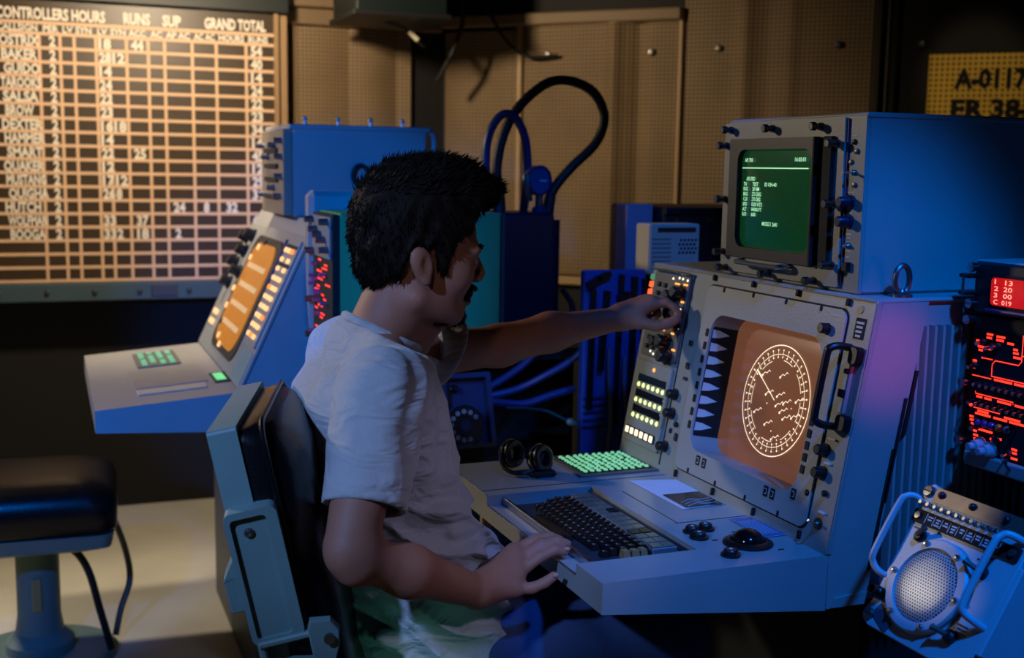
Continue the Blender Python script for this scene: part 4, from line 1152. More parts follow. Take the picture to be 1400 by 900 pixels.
# teal cabinet with a red-lit edge panel, and the stand it shares with the hose unit
st = thing('equipment_stand', 'dark equipment stand carrying the teal cabinet behind the man', 'stand', (0.95, 2.7, 0))
MB().box((0.60, 2.44, 0.845), (1.26, 2.715, 0.872), None, 0.003).build('stand_top', dark, st)
MB().box((0.995, 2.715, 0.845), (1.26, 2.92, 0.872), None, 0.003).build('stand_top', dark, st)
for x in (0.63, 1.20):
    for y in (2.47, 2.69):
        MB().box((x - 0.02, y - 0.02, 0), (x + 0.02, y + 0.02, 0.845)).build('leg', soot, st)
MB().box((0.66, 2.60, 0.06), (1.18, 2.66, 0.845)).build('back_panel', soot, st)
tc = thing('teal_cabinet', 'teal metal cabinet with a red-lit panel edge behind the seated man', 'cabinet', (0.75, 2.55, 0.872))
MB().box((0.572, 2.452, 0.873), (0.935, 2.66, 1.180), None, 0.003).build('case', tealpaint, tc)
MB().box((0.9375, 2.455, 0.873), (0.948, 2.66, 1.178), None, 0.002).build('side_cover', mat('dark_teal', (20, 60, 60), 0.5), tc)
MB().box((0.55, 2.665, 0.873), (0.92, 2.72, 1.222), None, 0.012).build('rear_plate', paint, tc)
ed = MB().box((0.556, 2.458, 0.88), (0.572, 2.655, 1.176), None, 0.002).build('edge_panel', soot, tc)
QT = Fr((0.556, 2.655, 0.88), (0, -1, 0), (0, 0, 1))
MB().box((0.01, 0.20, 0.0), (0.187, 0.29, 0.004), QT, 0.001).build('grey_module', paint2, tc)
for u, v in ((0.02, 0.28), (0.02, 0.21), (0.17, 0.28), (0.17, 0.22), (0.10, 0.25), (0.06, 0.26), (0.14, 0.24), (0.02, 0.10), (0.02, 0.02)):
    MB().cyl((u, v, 0.0), (u, v, 0.024), 0.008, 0.007, 10, QT).build('thumb_screw', worn, tc)
rr = random.Random(5)
for i in range(22):
    u = rr.uniform(0.02, 0.13)
    v = 0.012 + 0.0085 * i
    w = rr.uniform(0.02, 0.05)
    MB().box((u, v, 0.0), (u + w, v + 0.004, 0.001), QT).build('lit_legend', redhot, ed)
for i in range(14):
    u, v = rr.uniform(0.02, 0.17), rr.uniform(0.02, 0.19)
    MB().cyl((u, v, 0), (u, v, 0.016), 0.0035, 0.0045, 8, QT).build('toggle_switch', mat('pink_lever', (150, 90, 120), 0.3), ed)
MB().box((0.598, 2.4505, 1.085), (0.622, 2.453, 1.108)).build('badge', soot, tc)

# hose unit
hu = thing('pressure_unit', 'dark blue pressure unit with gauge and looping black hose beside the slanting wall', 'pressure unit', (1.12, 2.78, 0.872))
huM = mat('midnight_enamel', (16, 22, 44), 0.4)
MB().box((1.02, 2.68, 0.873), (1.165, 2.86, 1.172), None, 0.006).build('body', huM, hu)
MB().cyl((1.203, 2.80, 0.873), (1.203, 2.80, 1.150), 0.026, None, 18).build('cylinder', huM, hu)
MB().cyl((1.195, 2.80, 1.150), (1.195, 2.80, 1.168), 0.016, 0.012, 12).build('outlet', dark, hu)
hp = [(1.063, 2.80, 1.172), (1.056, 2.80, 1.298), (1.093, 2.80, 1.408), (1.172, 2.80, 1.486), (1.242, 2.80, 1.504), (1.315, 2.80, 1.479), (1.350, 2.80, 1.419), (1.329, 2.80, 1.349), (1.258, 2.80, 1.282), (1.208, 2.80, 1.222), (1.195, 2.80, 1.165)]
MB().tube(spline(hp, 6), 0.0125, 12).build('long_hose', rubber, hu)
for p, q in (((1.063, 2.80, 1.172), (1.061, 2.80, 1.22)), ((1.195, 2.80, 1.165), (1.203, 2.80, 1.21))):
    MB().cyl(p, q, 0.0165, 0.015, 12).build('hose_ferrule', dark, hu)
MB().tube(spline([(1.019, 2.78, 1.17), (1.017, 2.78, 1.261), (1.022, 2.78, 1.351), (1.054, 2.78, 1.408), (1.093, 2.78, 1.406), (1.122, 2.78, 1.354), (1.13, 2.78, 1.271), (1.12, 2.78, 1.17)], 6), 0.011, 10).build('short_hose', bluepaint, hu)
GT_ = Fr((1.148, 2.735, 1.250), (0.95, 0.31, 0), (0, 0, 1))
ga = MB().lathe([(0.0005, -0.03), (0.036, -0.03), (0.038, -0.004), (0.038, 0.0), (0.0335, 0.002), (0.0325, -0.004), (0.0005, -0.004)], GT_, 24).build('gauge', bluepaint, hu)
MB().prism(circ(0, 0, 0.0325, 24), -0.004, -0.0025, GT_).build('gauge_dial', mat('gauge_face', (60, 84, 130), 0.2), ga)
MB().box((-0.002, -0.002, -0.0025), (0.022, 0.002, -0.0018), GT_).build('needle', ink, ga)
MB().cyl((1.148, 2.745, 1.172), (1.148, 2.745, 1.215), 0.010, None, 12).build('gauge_stem', worn, hu)
MB().lathe([(0.018, 0), (0.018, 0.008), (0.012, 0.014), (0.0005, 0.014)], Matrix.Translation((1.148, 2.745, 1.172)), 14).build('gauge_base', bluepaint, hu)
MB().tube(spline([(1.118, 2.735, 1.20), (1.112, 2.73, 1.23), (1.112, 2.735, 1.265)], 4), 0.009, 8).build('side_valve', worn, hu)
MB().tube(spline([(1.24, 2.80, 0.97), (1.265, 2.79, 0.93), (1.262, 2.78, 0.895), (1.25, 2.76, 0.8815)], 5), 0.008).build('drain_hose', rubber, hu)

# rotary telephone box
ph = thing('telephone_box', 'blue box with a black rotary dial just right of the man below his reaching arm', 'telephone', (0.765, 2.23, 0.70))
PT = Fr((0.705, 2.185, 0.722), (1, 0.02, 0), (0, 0.30, 0.954))
MB().box((-0.01, 0.0, -0.07), (0.117, 0.142, 0.0), PT, 0.003).build('case', bluepaint, ph)
MB().ring(rrect(-0.012, -0.004, 0.120, 0.148, 0.004, 4), rrect(-0.004, 0.004, 0.110, 0.138, 0.003, 4), -0.002, 0.018, PT).build('rim', bluepaint, ph)
dl = MB().lathe([(0.044, 0.0), (0.044, 0.004), (0.040, 0.008), (0.036, 0.008), (0.0005, 0.008)], PT @ Matrix.Translation((0.060, 0.042, 0)), 30).build('dial', black, ph)
MB().tube([(0.060 + 0.043 * math.cos(a), 0.042 + 0.043 * math.sin(a), 0.005) for a in [2 * PI * i / 30 for i in range(30)]], 0.002, 6, PT, True).build('dial_rim', bluepaint, dl)
for i in range(10):
    a = math.radians(35 + 28 * i)
    MB().prism(circ(0.060 + 0.029 * math.cos(a), 0.042 + 0.029 * math.sin(a), 0.0052, 12), 0.0075, 0.0088, PT).build('finger_hole', mat('dial_hole_number', (130, 134, 150), 0.4, 0, 0.5, 200), dl)
MB().prism(circ(0.060, 0.042, 0.012, 18), 0.008, 0.010, PT).build('dial_centre', bluepaint, dl)
MB().box((0.030, 0.075, 0.0), (0.034, 0.128, 0.006), PT).build('cradle_bar', black, ph)
MB().box((0.002, 0.084, 0.0), (0.034, 0.088, 0.006), PT).build('cradle_bar', black, ph)
knob(PT, 0.044, 0.118, 0.007, 0.016, black, ph, 'pointer_knob')
knob(PT, 0.012, 0.040, 0.016, 0.02, black, ph, 'volume_knob')
MB().box((0.70, 2.235, 0.0), (0.825, 2.30, 0.80), None, 0.003).build('mounting_post', soot, ph)

# cables hanging behind the reaching arm
for i, (pts, lab_) in enumerate((([(0.86, 2.42, 0.785), (0.91, 2.42, 0.80), (0.975, 2.41, 0.842), (1.03, 2.40, 0.90)], 'topmost of the three blue cables right of the telephone box'),
                                 ([(0.875, 2.43, 0.770), (0.96, 2.42, 0.785), (1.03, 2.40, 0.82), (1.09, 2.39, 0.855), (1.13, 2.38, 0.90)], 'middle of the three blue cables right of the telephone box'),
                                 ([(0.87, 2.40, 0.772), (0.92, 2.40, 0.762), (0.98, 2.40, 0.757), (1.04, 2.40, 0.772), (1.10, 2.40, 0.785)], 'lowest of the three blue cables right of the telephone box'))):
    tag(MB().tube(spline(pts, 6), 0.0085, 8).build('cable', mat('blue_cable', (30, 58, 120), 0.4)), lab_, 'cable', 'blue cables')
cx_ = thing('thin_cable', 'thin dark lead with a pale connector hanging below the blue cables', 'cable', (1.02, 2.39, 0.70))
MB().tube(spline([(0.93, 2.39, 0.752), (0.98, 2.39, 0.748), (1.03, 2.39, 0.738), (1.07, 2.39, 0.718), (1.085, 2.39, 0.711)], 5), 0.003, 6).build('lead', mat('teal_lead', (30, 90, 90), 0.4), cx_)
MB().tube([(1.078, 2.39, 0.7145), (1.084, 2.39, 0.7115), (1.092, 2.39, 0.708), (1.104, 2.39, 0.703)], [0.004, 0.009, 0.009, 0.003], 10).build('connector', mat('pale_teal_plate', (120, 150, 150)), cx_)
tag(MB().box((0.832, 2.31, 0.0), (0.846, 2.324, 0.80), None, 0.002).build('conduit_post', tan), 'thin tan post just right of the telephone box', 'post')
tag(MB().box((0.729, 1.985, 0.0), (0.747, 2.003, 0.64), None, 0.003).build('desk_post', tan), 'tan metal post under the far corner of the keyboard desk', 'post')

# blue tool board left of the console
tb_ = thing('tool_board', 'upright blue board hung with dark tools left of the amber scope console', 'tool board', (1.14, 2.31, 0))
MB().box((1.075, 2.305, 0.0), (1.225, 2.33, 1.062), None, 0.004).build('board', mat('blue_tool_board', (40, 74, 150), 0.5, 0, 0.15, 10), tb_)
YT = Fr((1.075, 2.305, 0.66), (1, 0, 0), (0, 0, 1))
for pts, w in (([(0.006, 0.372), (0.030, 0.385), (0.055, 0.395)], 0.012), ([(0.014, 0.10), (0.016, 0.22), (0.018, 0.36)], 0.012), ([(0.040, 0.185), (0.046, 0.29), (0.052, 0.355)], 0.013), ([(0.078, 0.06), (0.082, 0.25), (0.086, 0.39)], 0.010), ([(0.112, 0.04), (0.116, 0.22), (0.118, 0.385)], 0.012), ([(0.140, 0.03), (0.142, 0.25), (0.143, 0.38)], 0.008)):
    mb = MB()
    for i in range(len(pts) - 1):
        a, b = Vector(pts[i]), Vector(pts[i + 1])
        d = (b - a).normalized() * 0.003
        q = Vector((-d.y, d.x)).normalized() * w / 2
        a, b = a - d, b + d
        mb.prism([tuple(a + q), tuple(a - q), tuple(b - q), tuple(b + q)], 0.0, 0.012, YT)
    mb.build('hung_tool', black, tb_)
for u, v in ((0.082, 0.345), (0.098, 0.35), (0.09, 0.325)):
    MB().cyl((u, v, 0), (u, v, 0.03), 0.006, 0.008, 10, YT).build('peg', black, tb_)
for u, h in ((0.060, 0.17), (0.098, 0.15), (0.13, 0.12)):
    MB().tube(spline([(u, 0.0, 0.012), (u + 0.004, h * 0.5, 0.016), (u - 0.002, h, 0.012), (u + 0.002, h + 0.06, 0.004)], 5), 0.005, 8, YT).build('hung_lead', mat('grey_lead', (90, 96, 120), 0.4), tb_)
for i in range(5):
    MB().box((0.002, 0.055 + 0.016 * i, 0.0), (0.055, 0.058 + 0.016 * i, 0.004), YT).build('rack_wire', bluepaint, tb_)
# grey slab, cream speaker box and dark cabinet behind the console
tag(MB().box((1.322, 2.60, 0.0), (1.395, 2.66, 1.196), None, 0.003).build('grey_slab', mat('lavender_grey_paint', (150, 150, 168), 0.5)), 'plain upright grey slab beside the dark cabinet at the slanting wall', 'panel')
dc = thing('dark_cabinet', 'dark metal cabinet behind the console left of the green monitor', 'cabinet', (1.60, 2.68, 0))
MB().box((1.40, 2.55, 0.0), (1.90, 2.85, 1.19), None, 0.004).build('case', dark, dc)
MB().box((1.40, 2.543, 1.175), (1.90, 2.552, 1.19)).build('lip', soot, dc)
for x in (1.43, 1.52):
    MB().cyl((x, 2.55, 1.16), (x, 2.542, 1.16), 0.005, None, 8).build('screw', worn, dc)
cb = thing('wall_speaker', 'small cream box with a round-hole grille on a dark pedestal behind the console', 'speaker', (1.32, 2.38, 0))
MB().box((1.255, 2.352, 1.045), (1.385, 2.42, 1.160), None, 0.004).build('case', cream, cb)
MB().box((1.27, 2.36, 0.0), (1.37, 2.42, 1.045)).build('pedestal', soot, cb)
for i in range(5):
    for j in range(4):
        MB().prism(circ(1.332 + 0.0095 * i + 0.004 * (j % 2), 1.095 + 0.0095 * j, 0.0032, 8), -2.353, -2.3512, Matrix(((1, 0, 0, 0), (0, 0, -1, 0), (0, 1, 0, 0), (0, 0, 0, 1)))).build('grille_hole', soot, cb)
MB().box((1.275, 2.349, 1.143), (1.372, 2.353, 1.152)).build('top_label', dark, cb)
for i in range(6):
    MB().box((1.262, 2.3505, 1.075 + 0.01 * i), (1.31, 2.3525, 1.0775 + 0.01 * i)).build('print_line', mat('faded_print', (140, 126, 104), 0.6), cb)

# ================================================================== chairs
cmet = mat('chair_metal', (112, 140, 134), 0.45, 0, 0.12, 14, 0.1, 200)
CH = Matrix.Translation((0.428, 1.556, 0)) @ Matrix.Rotation(math.radians(-15.5), 4, 'Z')   # local x = forward, y = left
ch = thing('operator_chair', 'padded black chair with grey metal back frame that the man sits on', 'chair', (0.428, 1.556, 0))
L_ = CH.inverted()
# back shell: outline in local y-s plane, s up the recline; built as thin curved frame plus cushion
tilt = math.radians(12)
BTm = CH @ Matrix.Translation((-0.075, 0, 0.47)) @ Matrix.Rotation(-tilt, 4, 'Y')  # local x forward normal, y left, z up the back
hw = 0.159


def back_ring(x, e, z0=0.0, z1=0.50, r=0.05):
    return [(x, p[0], p[1]) for p in rrect(-hw + e, z0 + e, hw - e, z1 - e, r, 4)]


fm = MB()
n_o = back_ring(-0.045, 0.0, r=0.006)
n_i = back_ring(-0.008, 0.0, r=0.006)
fm.loft([n_o, n_i], BTm)
fm.build('back_shell', cmet, ch)
cu2 = MB()
rings = []
for x, e, r in ((-0.008, 0.004, 0.012), (0.015, 0.000, 0.03), (0.038, 0.008, 0.05), (0.056, 0.026, 0.065), (0.066, 0.055, 0.06), (0.066, 0.085, 0.05), (0.060, 0.12, 0.02)):
    rings.append(back_ring(x, e, 0.0, 0.495, r))
cu2.loft(rings, BTm)
cu_o = cu2.build('back_cushion', leather, ch, angle=80)
MB().tube([BTm @ Vector(p) for p in back_ring(0.022, -0.002, 0.0, 0.495, 0.03)], 0.0035, 6, None, True).build('piping', leather, cu_o)
# side bracket: channel plate with raised rim
KT = Fr((0.188, 1.440, 0.84), (0.955, -0.20, 0.20), (-0.21, 0.0, 0.978))   # u to the right, v up, n towards the camera (-y)
bk = MB().ring(rrect(0.0, -0.165, 0.066, 0.012, 0.010, 5), rrect(0.007, -0.158, 0.052, 0.003, 0.006, 5), -0.020, 0.012, KT).build('back_bracket', cmet, ch)
MB().prism(rrect(0.003, -0.16, 0.06, 0.008, 0.008, 5), -0.018, 0.005, KT).build('bracket_web', cmet, bk)
MB().lathe([(0.006, 0), (0.006, 0.003), (0.003, 0.004), (0.0004, 0.003)], KT @ Matrix.Translation((0.027, -0.018, 0.005)), 14).build('bracket_screw', worn, bk)
MB().prism(rrect(-0.017, -0.118, 0.008, -0.070, 0.003, 3), -0.012, 0.008, KT, 0.002).build('latch', cmet, bk)
MB().prism([(-0.018, -0.075), (0.003, -0.072), (0.004, -0.042)], -0.04, 0.008, KT).build('latch_wedge', cmet, bk)
MB().prism(rrect(0.010, -0.30, 0.066, -0.160, 0.004, 3), -0.018, -0.008, KT).build('lower_bracket', cmet, bk)
MB().box((0.006, -0.168, -0.018), (0.078, -0.160, 0.018), KT, 0.002).build('bracket_shelf', cmet, bk)
MB().box((0.006, -0.30, -0.018), (0.014, -0.160, 0.014), KT, 0.002).build('bracket_flange', cmet, bk)
hg = MB().prism([(0.068, -0.26), (0.105, -0.185), (0.109, -0.165), (0.100, -0.150), (0.075, -0.146), (0.070, -0.156)], 0.006, 0.022, KT, 0.002).build('hinge_lug', cmet, ch)
MB().cyl((0.094, -0.172, 0.02), (0.094, -0.172, 0.028), 0.007, None, 12, KT).build('hinge_pin', worn, hg)
# seat, post and base (mostly hidden under the man)
se = MB()
rings = []
for z, e, r in ((0.38, 0.02, 0.05), (0.395, 0.0, 0.06), (0.43, 0.0, 0.07), (0.450, 0.02, 0.08), (0.458, 0.06, 0.08)):
    rings.append([(p[0], p[1], z) for p in rrect(-0.10 + e, -0.20 + e, 0.33 - e, 0.20 - e, r, 5)])
se.loft(rings, CH)
se.build('seat', leather, ch, angle=80)
MB().box((-0.09, -0.19, 0.36), (0.32, 0.19, 0.388), CH, 0.006).build('seat_pan', cmet, ch)
MB().box((-0.115, -0.03, 0.37), (-0.075, 0.03, 0.62), CH, 0.006).build('back_post', cmet, ch)
MB().box((-0.125, -0.19, 0.385), (-0.085, -0.16, 0.66), CH, 0.005).build('side_arm', cmet, ch)
MB().cyl((0.11, 0, 0.05), (0.11, 0, 0.365), 0.035, None, 18, CH).build('column', cmet, ch)
MB().lathe([(0.20, 0), (0.20, 0.02), (0.06, 0.05), (0.036, 0.06), (0.0005, 0.06)], CH @ Matrix.Translation((0.11, 0, 0)), 28).build('base', cmet, ch)

# empty stool at the left
sl = thing('swivel_stool', 'empty black-padded swivel stool in the lower left corner before the second console', 'stool', (-0.06, 3.16, 0))
SC = Matrix.Translation((-0.06, 3.16, 0)) @ Matrix.Rotation(math.radians(-3), 4, 'Z')
se = MB()
rings = []
for z, e, r in ((0.372, 0.012, 0.04), (0.385, 0.0, 0.05), (0.445, 0.0, 0.06), (0.480, 0.012, 0.07), (0.497, 0.05, 0.08), (0.502, 0.10, 0.06)):
    rings.append([(p[0], p[1], z) for p in rrect(-0.27 + e, -0.20 + e, 0.20 - e, 0.20 - e, r, 5)])
se.loft(rings, SC)
se.build('seat', leather, sl, angle=80)
MB().loft([[(p[0], p[1], z) for p in rrect(-0.262 + e, -0.192 + e, 0.192 - e, 0.192 - e, 0.03, 4)] for z, e in ((0.318, 0.05), (0.335, 0.008), (0.371, 0.0))], SC).build('seat_pan', cmet, sl)
MB().lathe([(0.085, 0.022), (0.085, 0.05), (0.060, 0.075), (0.053, 0.12), (0.053, 0.32), (0.0005, 0.32)], SC, 24).build('column', cmet, sl)
MB().lathe([(0.19, 0.0), (0.19, 0.012), (0.16, 0.022), (0.0005, 0.026)], SC @ Matrix.Translation((0.0, 0.0, 0)), 32).build('base', cmet, sl)
MB().tube(spline([(0.04, -0.05, 0.318), (0.09, -0.06, 0.30), (0.125, -0.06, 0.24), (0.15, -0.055, 0.13), (0.175, -0.05, 0.022)], 6), 0.0095, 10, SC).build('foot_bar', dark, sl)
MB().tube(spline([(0.185, 0.10, 0.335), (0.215, 0.10, 0.24), (0.225, 0.08, 0.16), (0.20, 0.05, 0.09), (0.185, 0.03, 0.026)], 6), 0.0085, 10, SC).build('foot_bar', worn, sl)
MB().box((-0.012, -0.058, 0.14), (0.012, -0.05, 0.23), SC, 0.003).build('column_tag', mat('brass_sticker', (170, 150, 96)), sl)

# ================================================================== the seated man
class SDF:
    """smooth union of simple solids on a grid, meshed by surface nets"""

    def __init__(s, lo, hi, h):
        s.lo = np.array(lo, float)
        s.h = h
        s.n = np.ceil((np.array(hi) - s.lo) / h).astype(int) + 1
        s.D = np.full(s.n, 1.0, np.float32)

    def sub(s, a, b):
        i0 = np.clip(np.floor((np.array(a) - s.lo) / s.h).astype(int), 0, s.n - 1)
        i1 = np.clip(np.ceil((np.array(b) - s.lo) / s.h).astype(int) + 1, 1, s.n)
        ax = [(s.lo[k] + s.h * np.arange(i0[k], i1[k])).astype(np.float32) for k in range(3)]
        X = ax[0][:, None, None]
        Y = ax[1][None, :, None]
        Z = ax[2][None, None, :]
        return tuple(slice(i0[k], i1[k]) for k in range(3)), X, Y, Z

    def join(s, sl, d, k, neg=False):
        A = s.D[sl]
        if neg:
            d = -d
            h = np.clip(0.5 - 0.5 * (d - A) / k, 0, 1)
            s.D[sl] = d * (1 - h) + A * h + k * h * (1 - h) if False else np.where(True, np.maximum(A, d) + np.maximum(k - np.abs(A - d), 0) ** 2 / (4 * k), 0)
        else:
            s.D[sl] = np.minimum(A, d) - np.maximum(k - np.abs(A - d), 0) ** 2 / (4 * k)

    def cone(s, a, b, ra, rb, k=0.012, neg=False):
        a = np.array(a, float)
        b = np.array(b, float)
        m = max(ra, rb) + k + 3 * s.h
        sl, X, Y, Z = s.sub(np.minimum(a, b) - m, np.maximum(a, b) + m)
        v = b - a
        L2 = float(v @ v) + 1e-12
        t = np.clip(((X - a[0]) * v[0] + (Y - a[1]) * v[1] + (Z - a[2]) * v[2]) / L2, 0, 1)
        d = np.sqrt((X - a[0] - t * v[0]) ** 2 + (Y - a[1] - t * v[1]) ** 2 + (Z - a[2] - t * v[2]) ** 2) - (ra + (rb - ra) * t)
        s.join(sl, d, k, neg)

    def ell(s, c, r, k=0.012, neg=False, tilt=0.0):
        m = max(r) + k + 3 * s.h
        c = np.array(c, float)
        sl, X, Y, Z = s.sub(c - m, c + m)
        x = X - c[0]
        y = Y - c[1]
        z = Z - c[2]
        if tilt:
            ct, st_ = math.cos(tilt), math.sin(tilt)
            x, z = x * ct + z * st_, -x * st_ + z * ct
        k0 = np.sqrt((x / r[0]) ** 2 + (y / r[1]) ** 2 + (z / r[2]) ** 2)
        k1 = np.sqrt((x / r[0] ** 2) ** 2 + (y / r[1] ** 2) ** 2 + (z / r[2] ** 2) ** 2) + 1e-6
        s.join(sl, k0 * (k0 - 1) / k1, k, neg)

    def stack(s, zs, cx, cy, a, b, k=0.012, e=2.3):
        """upright body of elliptic slices between zs[0] and zs[-1]"""
        m = 0.03
        lo = (min(np.array(cx) - np.array(a)) - m, min(np.array(cy) - np.array(b)) - m, zs[0] - m)
        hi = (max(np.array(cx) + np.array(a)) + m, max(np.array(cy) + np.array(b)) + m, zs[-1] + m)
        sl, X, Y, Z = s.sub(lo, hi)
        f = [np.interp(Z.ravel(), zs, q).astype(np.float32)[None, None, :] for q in (cx, cy, a, b)]
        q = (np.abs((X - f[0]) / f[2]) ** e + np.abs((Y - f[1]) / f[3]) ** e) ** (1 / e)
        d = (q - 1) * np.minimum(f[2], f[3])
        d = np.maximum(d, np.maximum(zs[0] - Z, Z - zs[-1]))
        s.join(sl, d, k)

    def mesh(s, smooth=2):
        D = s.D
        N = D < 0
        cnt = np.zeros(np.array(D.shape) - 1, np.int8)
        for i in (0, 1):
            for j in (0, 1):
                for k in (0, 1):
                    cnt += N[i:D.shape[0] - 1 + i, j:D.shape[1] - 1 + j, k:D.shape[2] - 1 + k]
        act = (cnt > 0) & (cnt < 8)
        A = np.argwhere(act)
        idx = np.full(act.shape, -1, np.int32)
        idx[act] = np.arange(len(A))
        acc = np.zeros((len(A), 3))
        c = np.zeros(len(A))
        cor = [(i, j, k) for i in (0, 1) for j in (0, 1) for k in (0, 1)]
        for a in cor:
            for ax in range(3):
                if a[ax]:
                    continue
                b = list(a)
                b[ax] = 1
                da = D[A[:, 0] + a[0], A[:, 1] + a[1], A[:, 2] + a[2]]
                db = D[A[:, 0] + b[0], A[:, 1] + b[1], A[:, 2] + b[2]]
                cr = (da < 0) != (db < 0)
                t = np.where(cr, da / np.where(cr, da - db, 1), 0)
                p = np.tile(np.array(a, float), (len(A), 1))
                p[:, ax] += t
                acc += p * cr[:, None]
                c += cr
        V = s.lo + s.h * (A + acc / np.maximum(c, 1)[:, None])
        F = []
        for ax in range(3):
            o1, o2 = [q for q in range(3) if q != ax]
            sa = [slice(None)] * 3
            sb = [slice(None)] * 3
            sa[ax] = slice(0, -1)
            sb[ax] = slice(1, None)
            E = np.argwhere(N[tuple(sa)] != N[tuple(sb)])
            E = E[(E[:, o1] > 0) & (E[:, o2] > 0) & (E[:, o1] < D.shape[o1] - 1) & (E[:, o2] < D.shape[o2] - 1)]
            q = []
            for d1, d2 in ((-1, -1), (0, -1), (0, 0), (-1, 0)):
                g = E.copy()
                g[:, o1] += d1
                g[:, o2] += d2
                q.append(idx[g[:, 0], g[:, 1], g[:, 2]])
            q = np.stack(q, 1)
            ins = N[E[:, 0], E[:, 1], E[:, 2]]
            flip = ins if ax == 1 else ~ins
            q[flip] = q[flip][:, ::-1]
            F.append(q)
        F = np.concatenate(F)
        F = F[(F >= 0).all(1)]
        for _ in range(smooth):
            sm = np.zeros_like(V)
            w = np.zeros(len(V))
            for i in range(4):
                a, b = F[:, i], F[:, (i + 1) % 4]
                for q in range(3):
                    sm[:, q] += np.bincount(a, V[b, q], len(V)) + np.bincount(b, V[a, q], len(V))
                w += np.bincount(a, minlength=len(V)) + np.bincount(b, minlength=len(V))
            V = V * 0.5 + 0.5 * sm / np.maximum(w, 1)[:, None]
        return V, F


skin = mat('skin', (158, 104, 80), 0.62, 0, 0.07, 25, 0.12, 260)
_sb = skin.node_tree.nodes['Principled BSDF']
_sb.inputs['Subsurface Weight'].default_value = 0.08
_sb.inputs['Subsurface Radius'].default_value = (0.01, 0.004, 0.002)
shirtm = mat('heather_grey_jersey', (176, 172, 168), 0.9, 0, 0.10, 160, 0.35, 500, 0, 0.3)
_nt = shirtm.node_tree
_bs = _nt.nodes['Principled BSDF']
_tc = _nt.nodes.new('ShaderNodeTexCoord')
_mp = _nt.nodes.new('ShaderNodeMapping')
_mp.inputs['Scale'].default_value = (1.0, 1.0, 2.6)
_mp.inputs['Rotation'].default_value = (0.3, 0.5, 0.0)
_nt.links.new(_tc.outputs['Object'], _mp.inputs['Vector'])
_nz = _nt.nodes.new('ShaderNodeTexNoise')
_nz.inputs['Scale'].default_value = 9
_nz.inputs['Detail'].default_value = 2
_nz.inputs['Distortion'].default_value = 1.2
_nt.links.new(_mp.outputs['Vector'], _nz.inputs['Vector'])
_bp = _nt.nodes.new('ShaderNodeBump')
_bp.inputs['Strength'].default_value = 0.55
_bp.inputs['Distance'].default_value = 0.03
_nt.links.new(_nz.outputs['Fac'], _bp.inputs['Height'])
_old = _bs.inputs['Normal'].links[0].from_node
_nt.links.new(_bp.outputs['Normal'], _old.inputs['Normal'])
denim = mat('blue_denim', (52, 70, 106), 0.85, 0, 0.2, 220, 0.4, 600)
hairm = mat('dark_brown_hair', (24, 17, 12), 0.75, 0, 0.3, 60, spec=0.15)

man = thing('person', 'man in grey T-shirt and jeans seated at the console, one arm reaching to its switches', 'person', (0.45, 1.66, 0.468))
Y0 = 1.70
B = SDF((0.25, 1.34, 0.60), (1.10, 2.05, 1.315), 0.0034)
# head
B.ell((0.510, Y0, 1.197), (0.090, 0.073, 0.082), 0.01)
B.ell((0.545, Y0, 1.150), (0.060, 0.062, 0.080), 0.02)
B.ell((0.535, Y0, 1.090), (0.050, 0.052, 0.046), 0.02)
B.ell((0.571, Y0, 1.060), (0.018, 0.021, 0.017), 0.018)
for sg_ in (-1, 1):
    B.ell((0.563, Y0 + sg_ * 0.043, 1.122), (0.024, 0.018, 0.026), 0.018)
    B.ell((0.592, Y0 + sg_ * 0.026, 1.157), (0.014, 0.026, 0.009), 0.012)
    B.cone((0.500, Y0 + sg_ * 0.050, 1.088), (0.560, Y0 + sg_ * 0.026, 1.058), 0.018, 0.014, 0.02)
    B.ell((0.606, Y0 + sg_ * 0.033, 1.141), (0.012, 0.017, 0.010), 0.010, True)
    B.ell((0.586, Y0 + sg_ * 0.032, 1.1475), (0.0145, 0.016, 0.006), 0.004)
    B.ell((0.586, Y0 + sg_ * 0.032, 1.1345), (0.0135, 0.015, 0.005), 0.004)
B.cone((0.603, Y0, 1.150), (0.6145, Y0, 1.119), 0.0065, 0.0095, 0.008)
for sg_ in (-1, 1):
    B.ell((0.6055, Y0 + sg_ * 0.0115, 1.1125), (0.011, 0.007, 0.0075), 0.006)
B.ell((0.592, Y0, 1.089), (0.0105, 0.022, 0.0065), 0.006)
B.ell((0.589, Y0, 1.076), (0.0105, 0.020, 0.0065), 0.006)
B.ell((0.603, Y0, 1.0825), (0.006, 0.022, 0.0018), 0.003, True)
for sg_ in (-1, 1):      # ears
    B.ell((0.499, Y0 + sg_ * 0.074, 1.140), (0.017, 0.0085, 0.027), 0.006, False, 0.2)
    B.ell((0.492, Y0 + sg_ * 0.079, 1.146), (0.013, 0.006, 0.019), 0.004, False, 0.2)
    B.ell((0.505, Y0 + sg_ * 0.084, 1.138), (0.0075, 0.006, 0.014), 0.005, True, 0.2)
    B.ell((0.505, Y0 + sg_ * 0.075, 1.115), (0.008, 0.006, 0.007), 0.005)
# neck and trunk
B.cone((0.492, Y0, 1.105), (0.450, Y0, 1.00), 0.050, 0.058, 0.02)
B.cone((0.535, Y0, 1.045), (0.490, Y0, 0.99), 0.020, 0.03, 0.02)
for sg_ in (-1, 1):
    B.cone((0.455, Y0 + sg_ * 0.025, 1.03), (0.43, Y0 - 0.01 + sg_ * 0.12, 0.965), 0.030, 0.035, 0.02)
B.stack([0.62, 0.72, 0.82, 0.90, 0.965, 0.985], [0.505, 0.490, 0.458, 0.442, 0.442, 0.45], [1.69] * 6, [0.09, 0.085, 0.085, 0.085, 0.065, 0.04], [0.13, 0.13, 0.13, 0.14, 0.14, 0.08], 0.02)
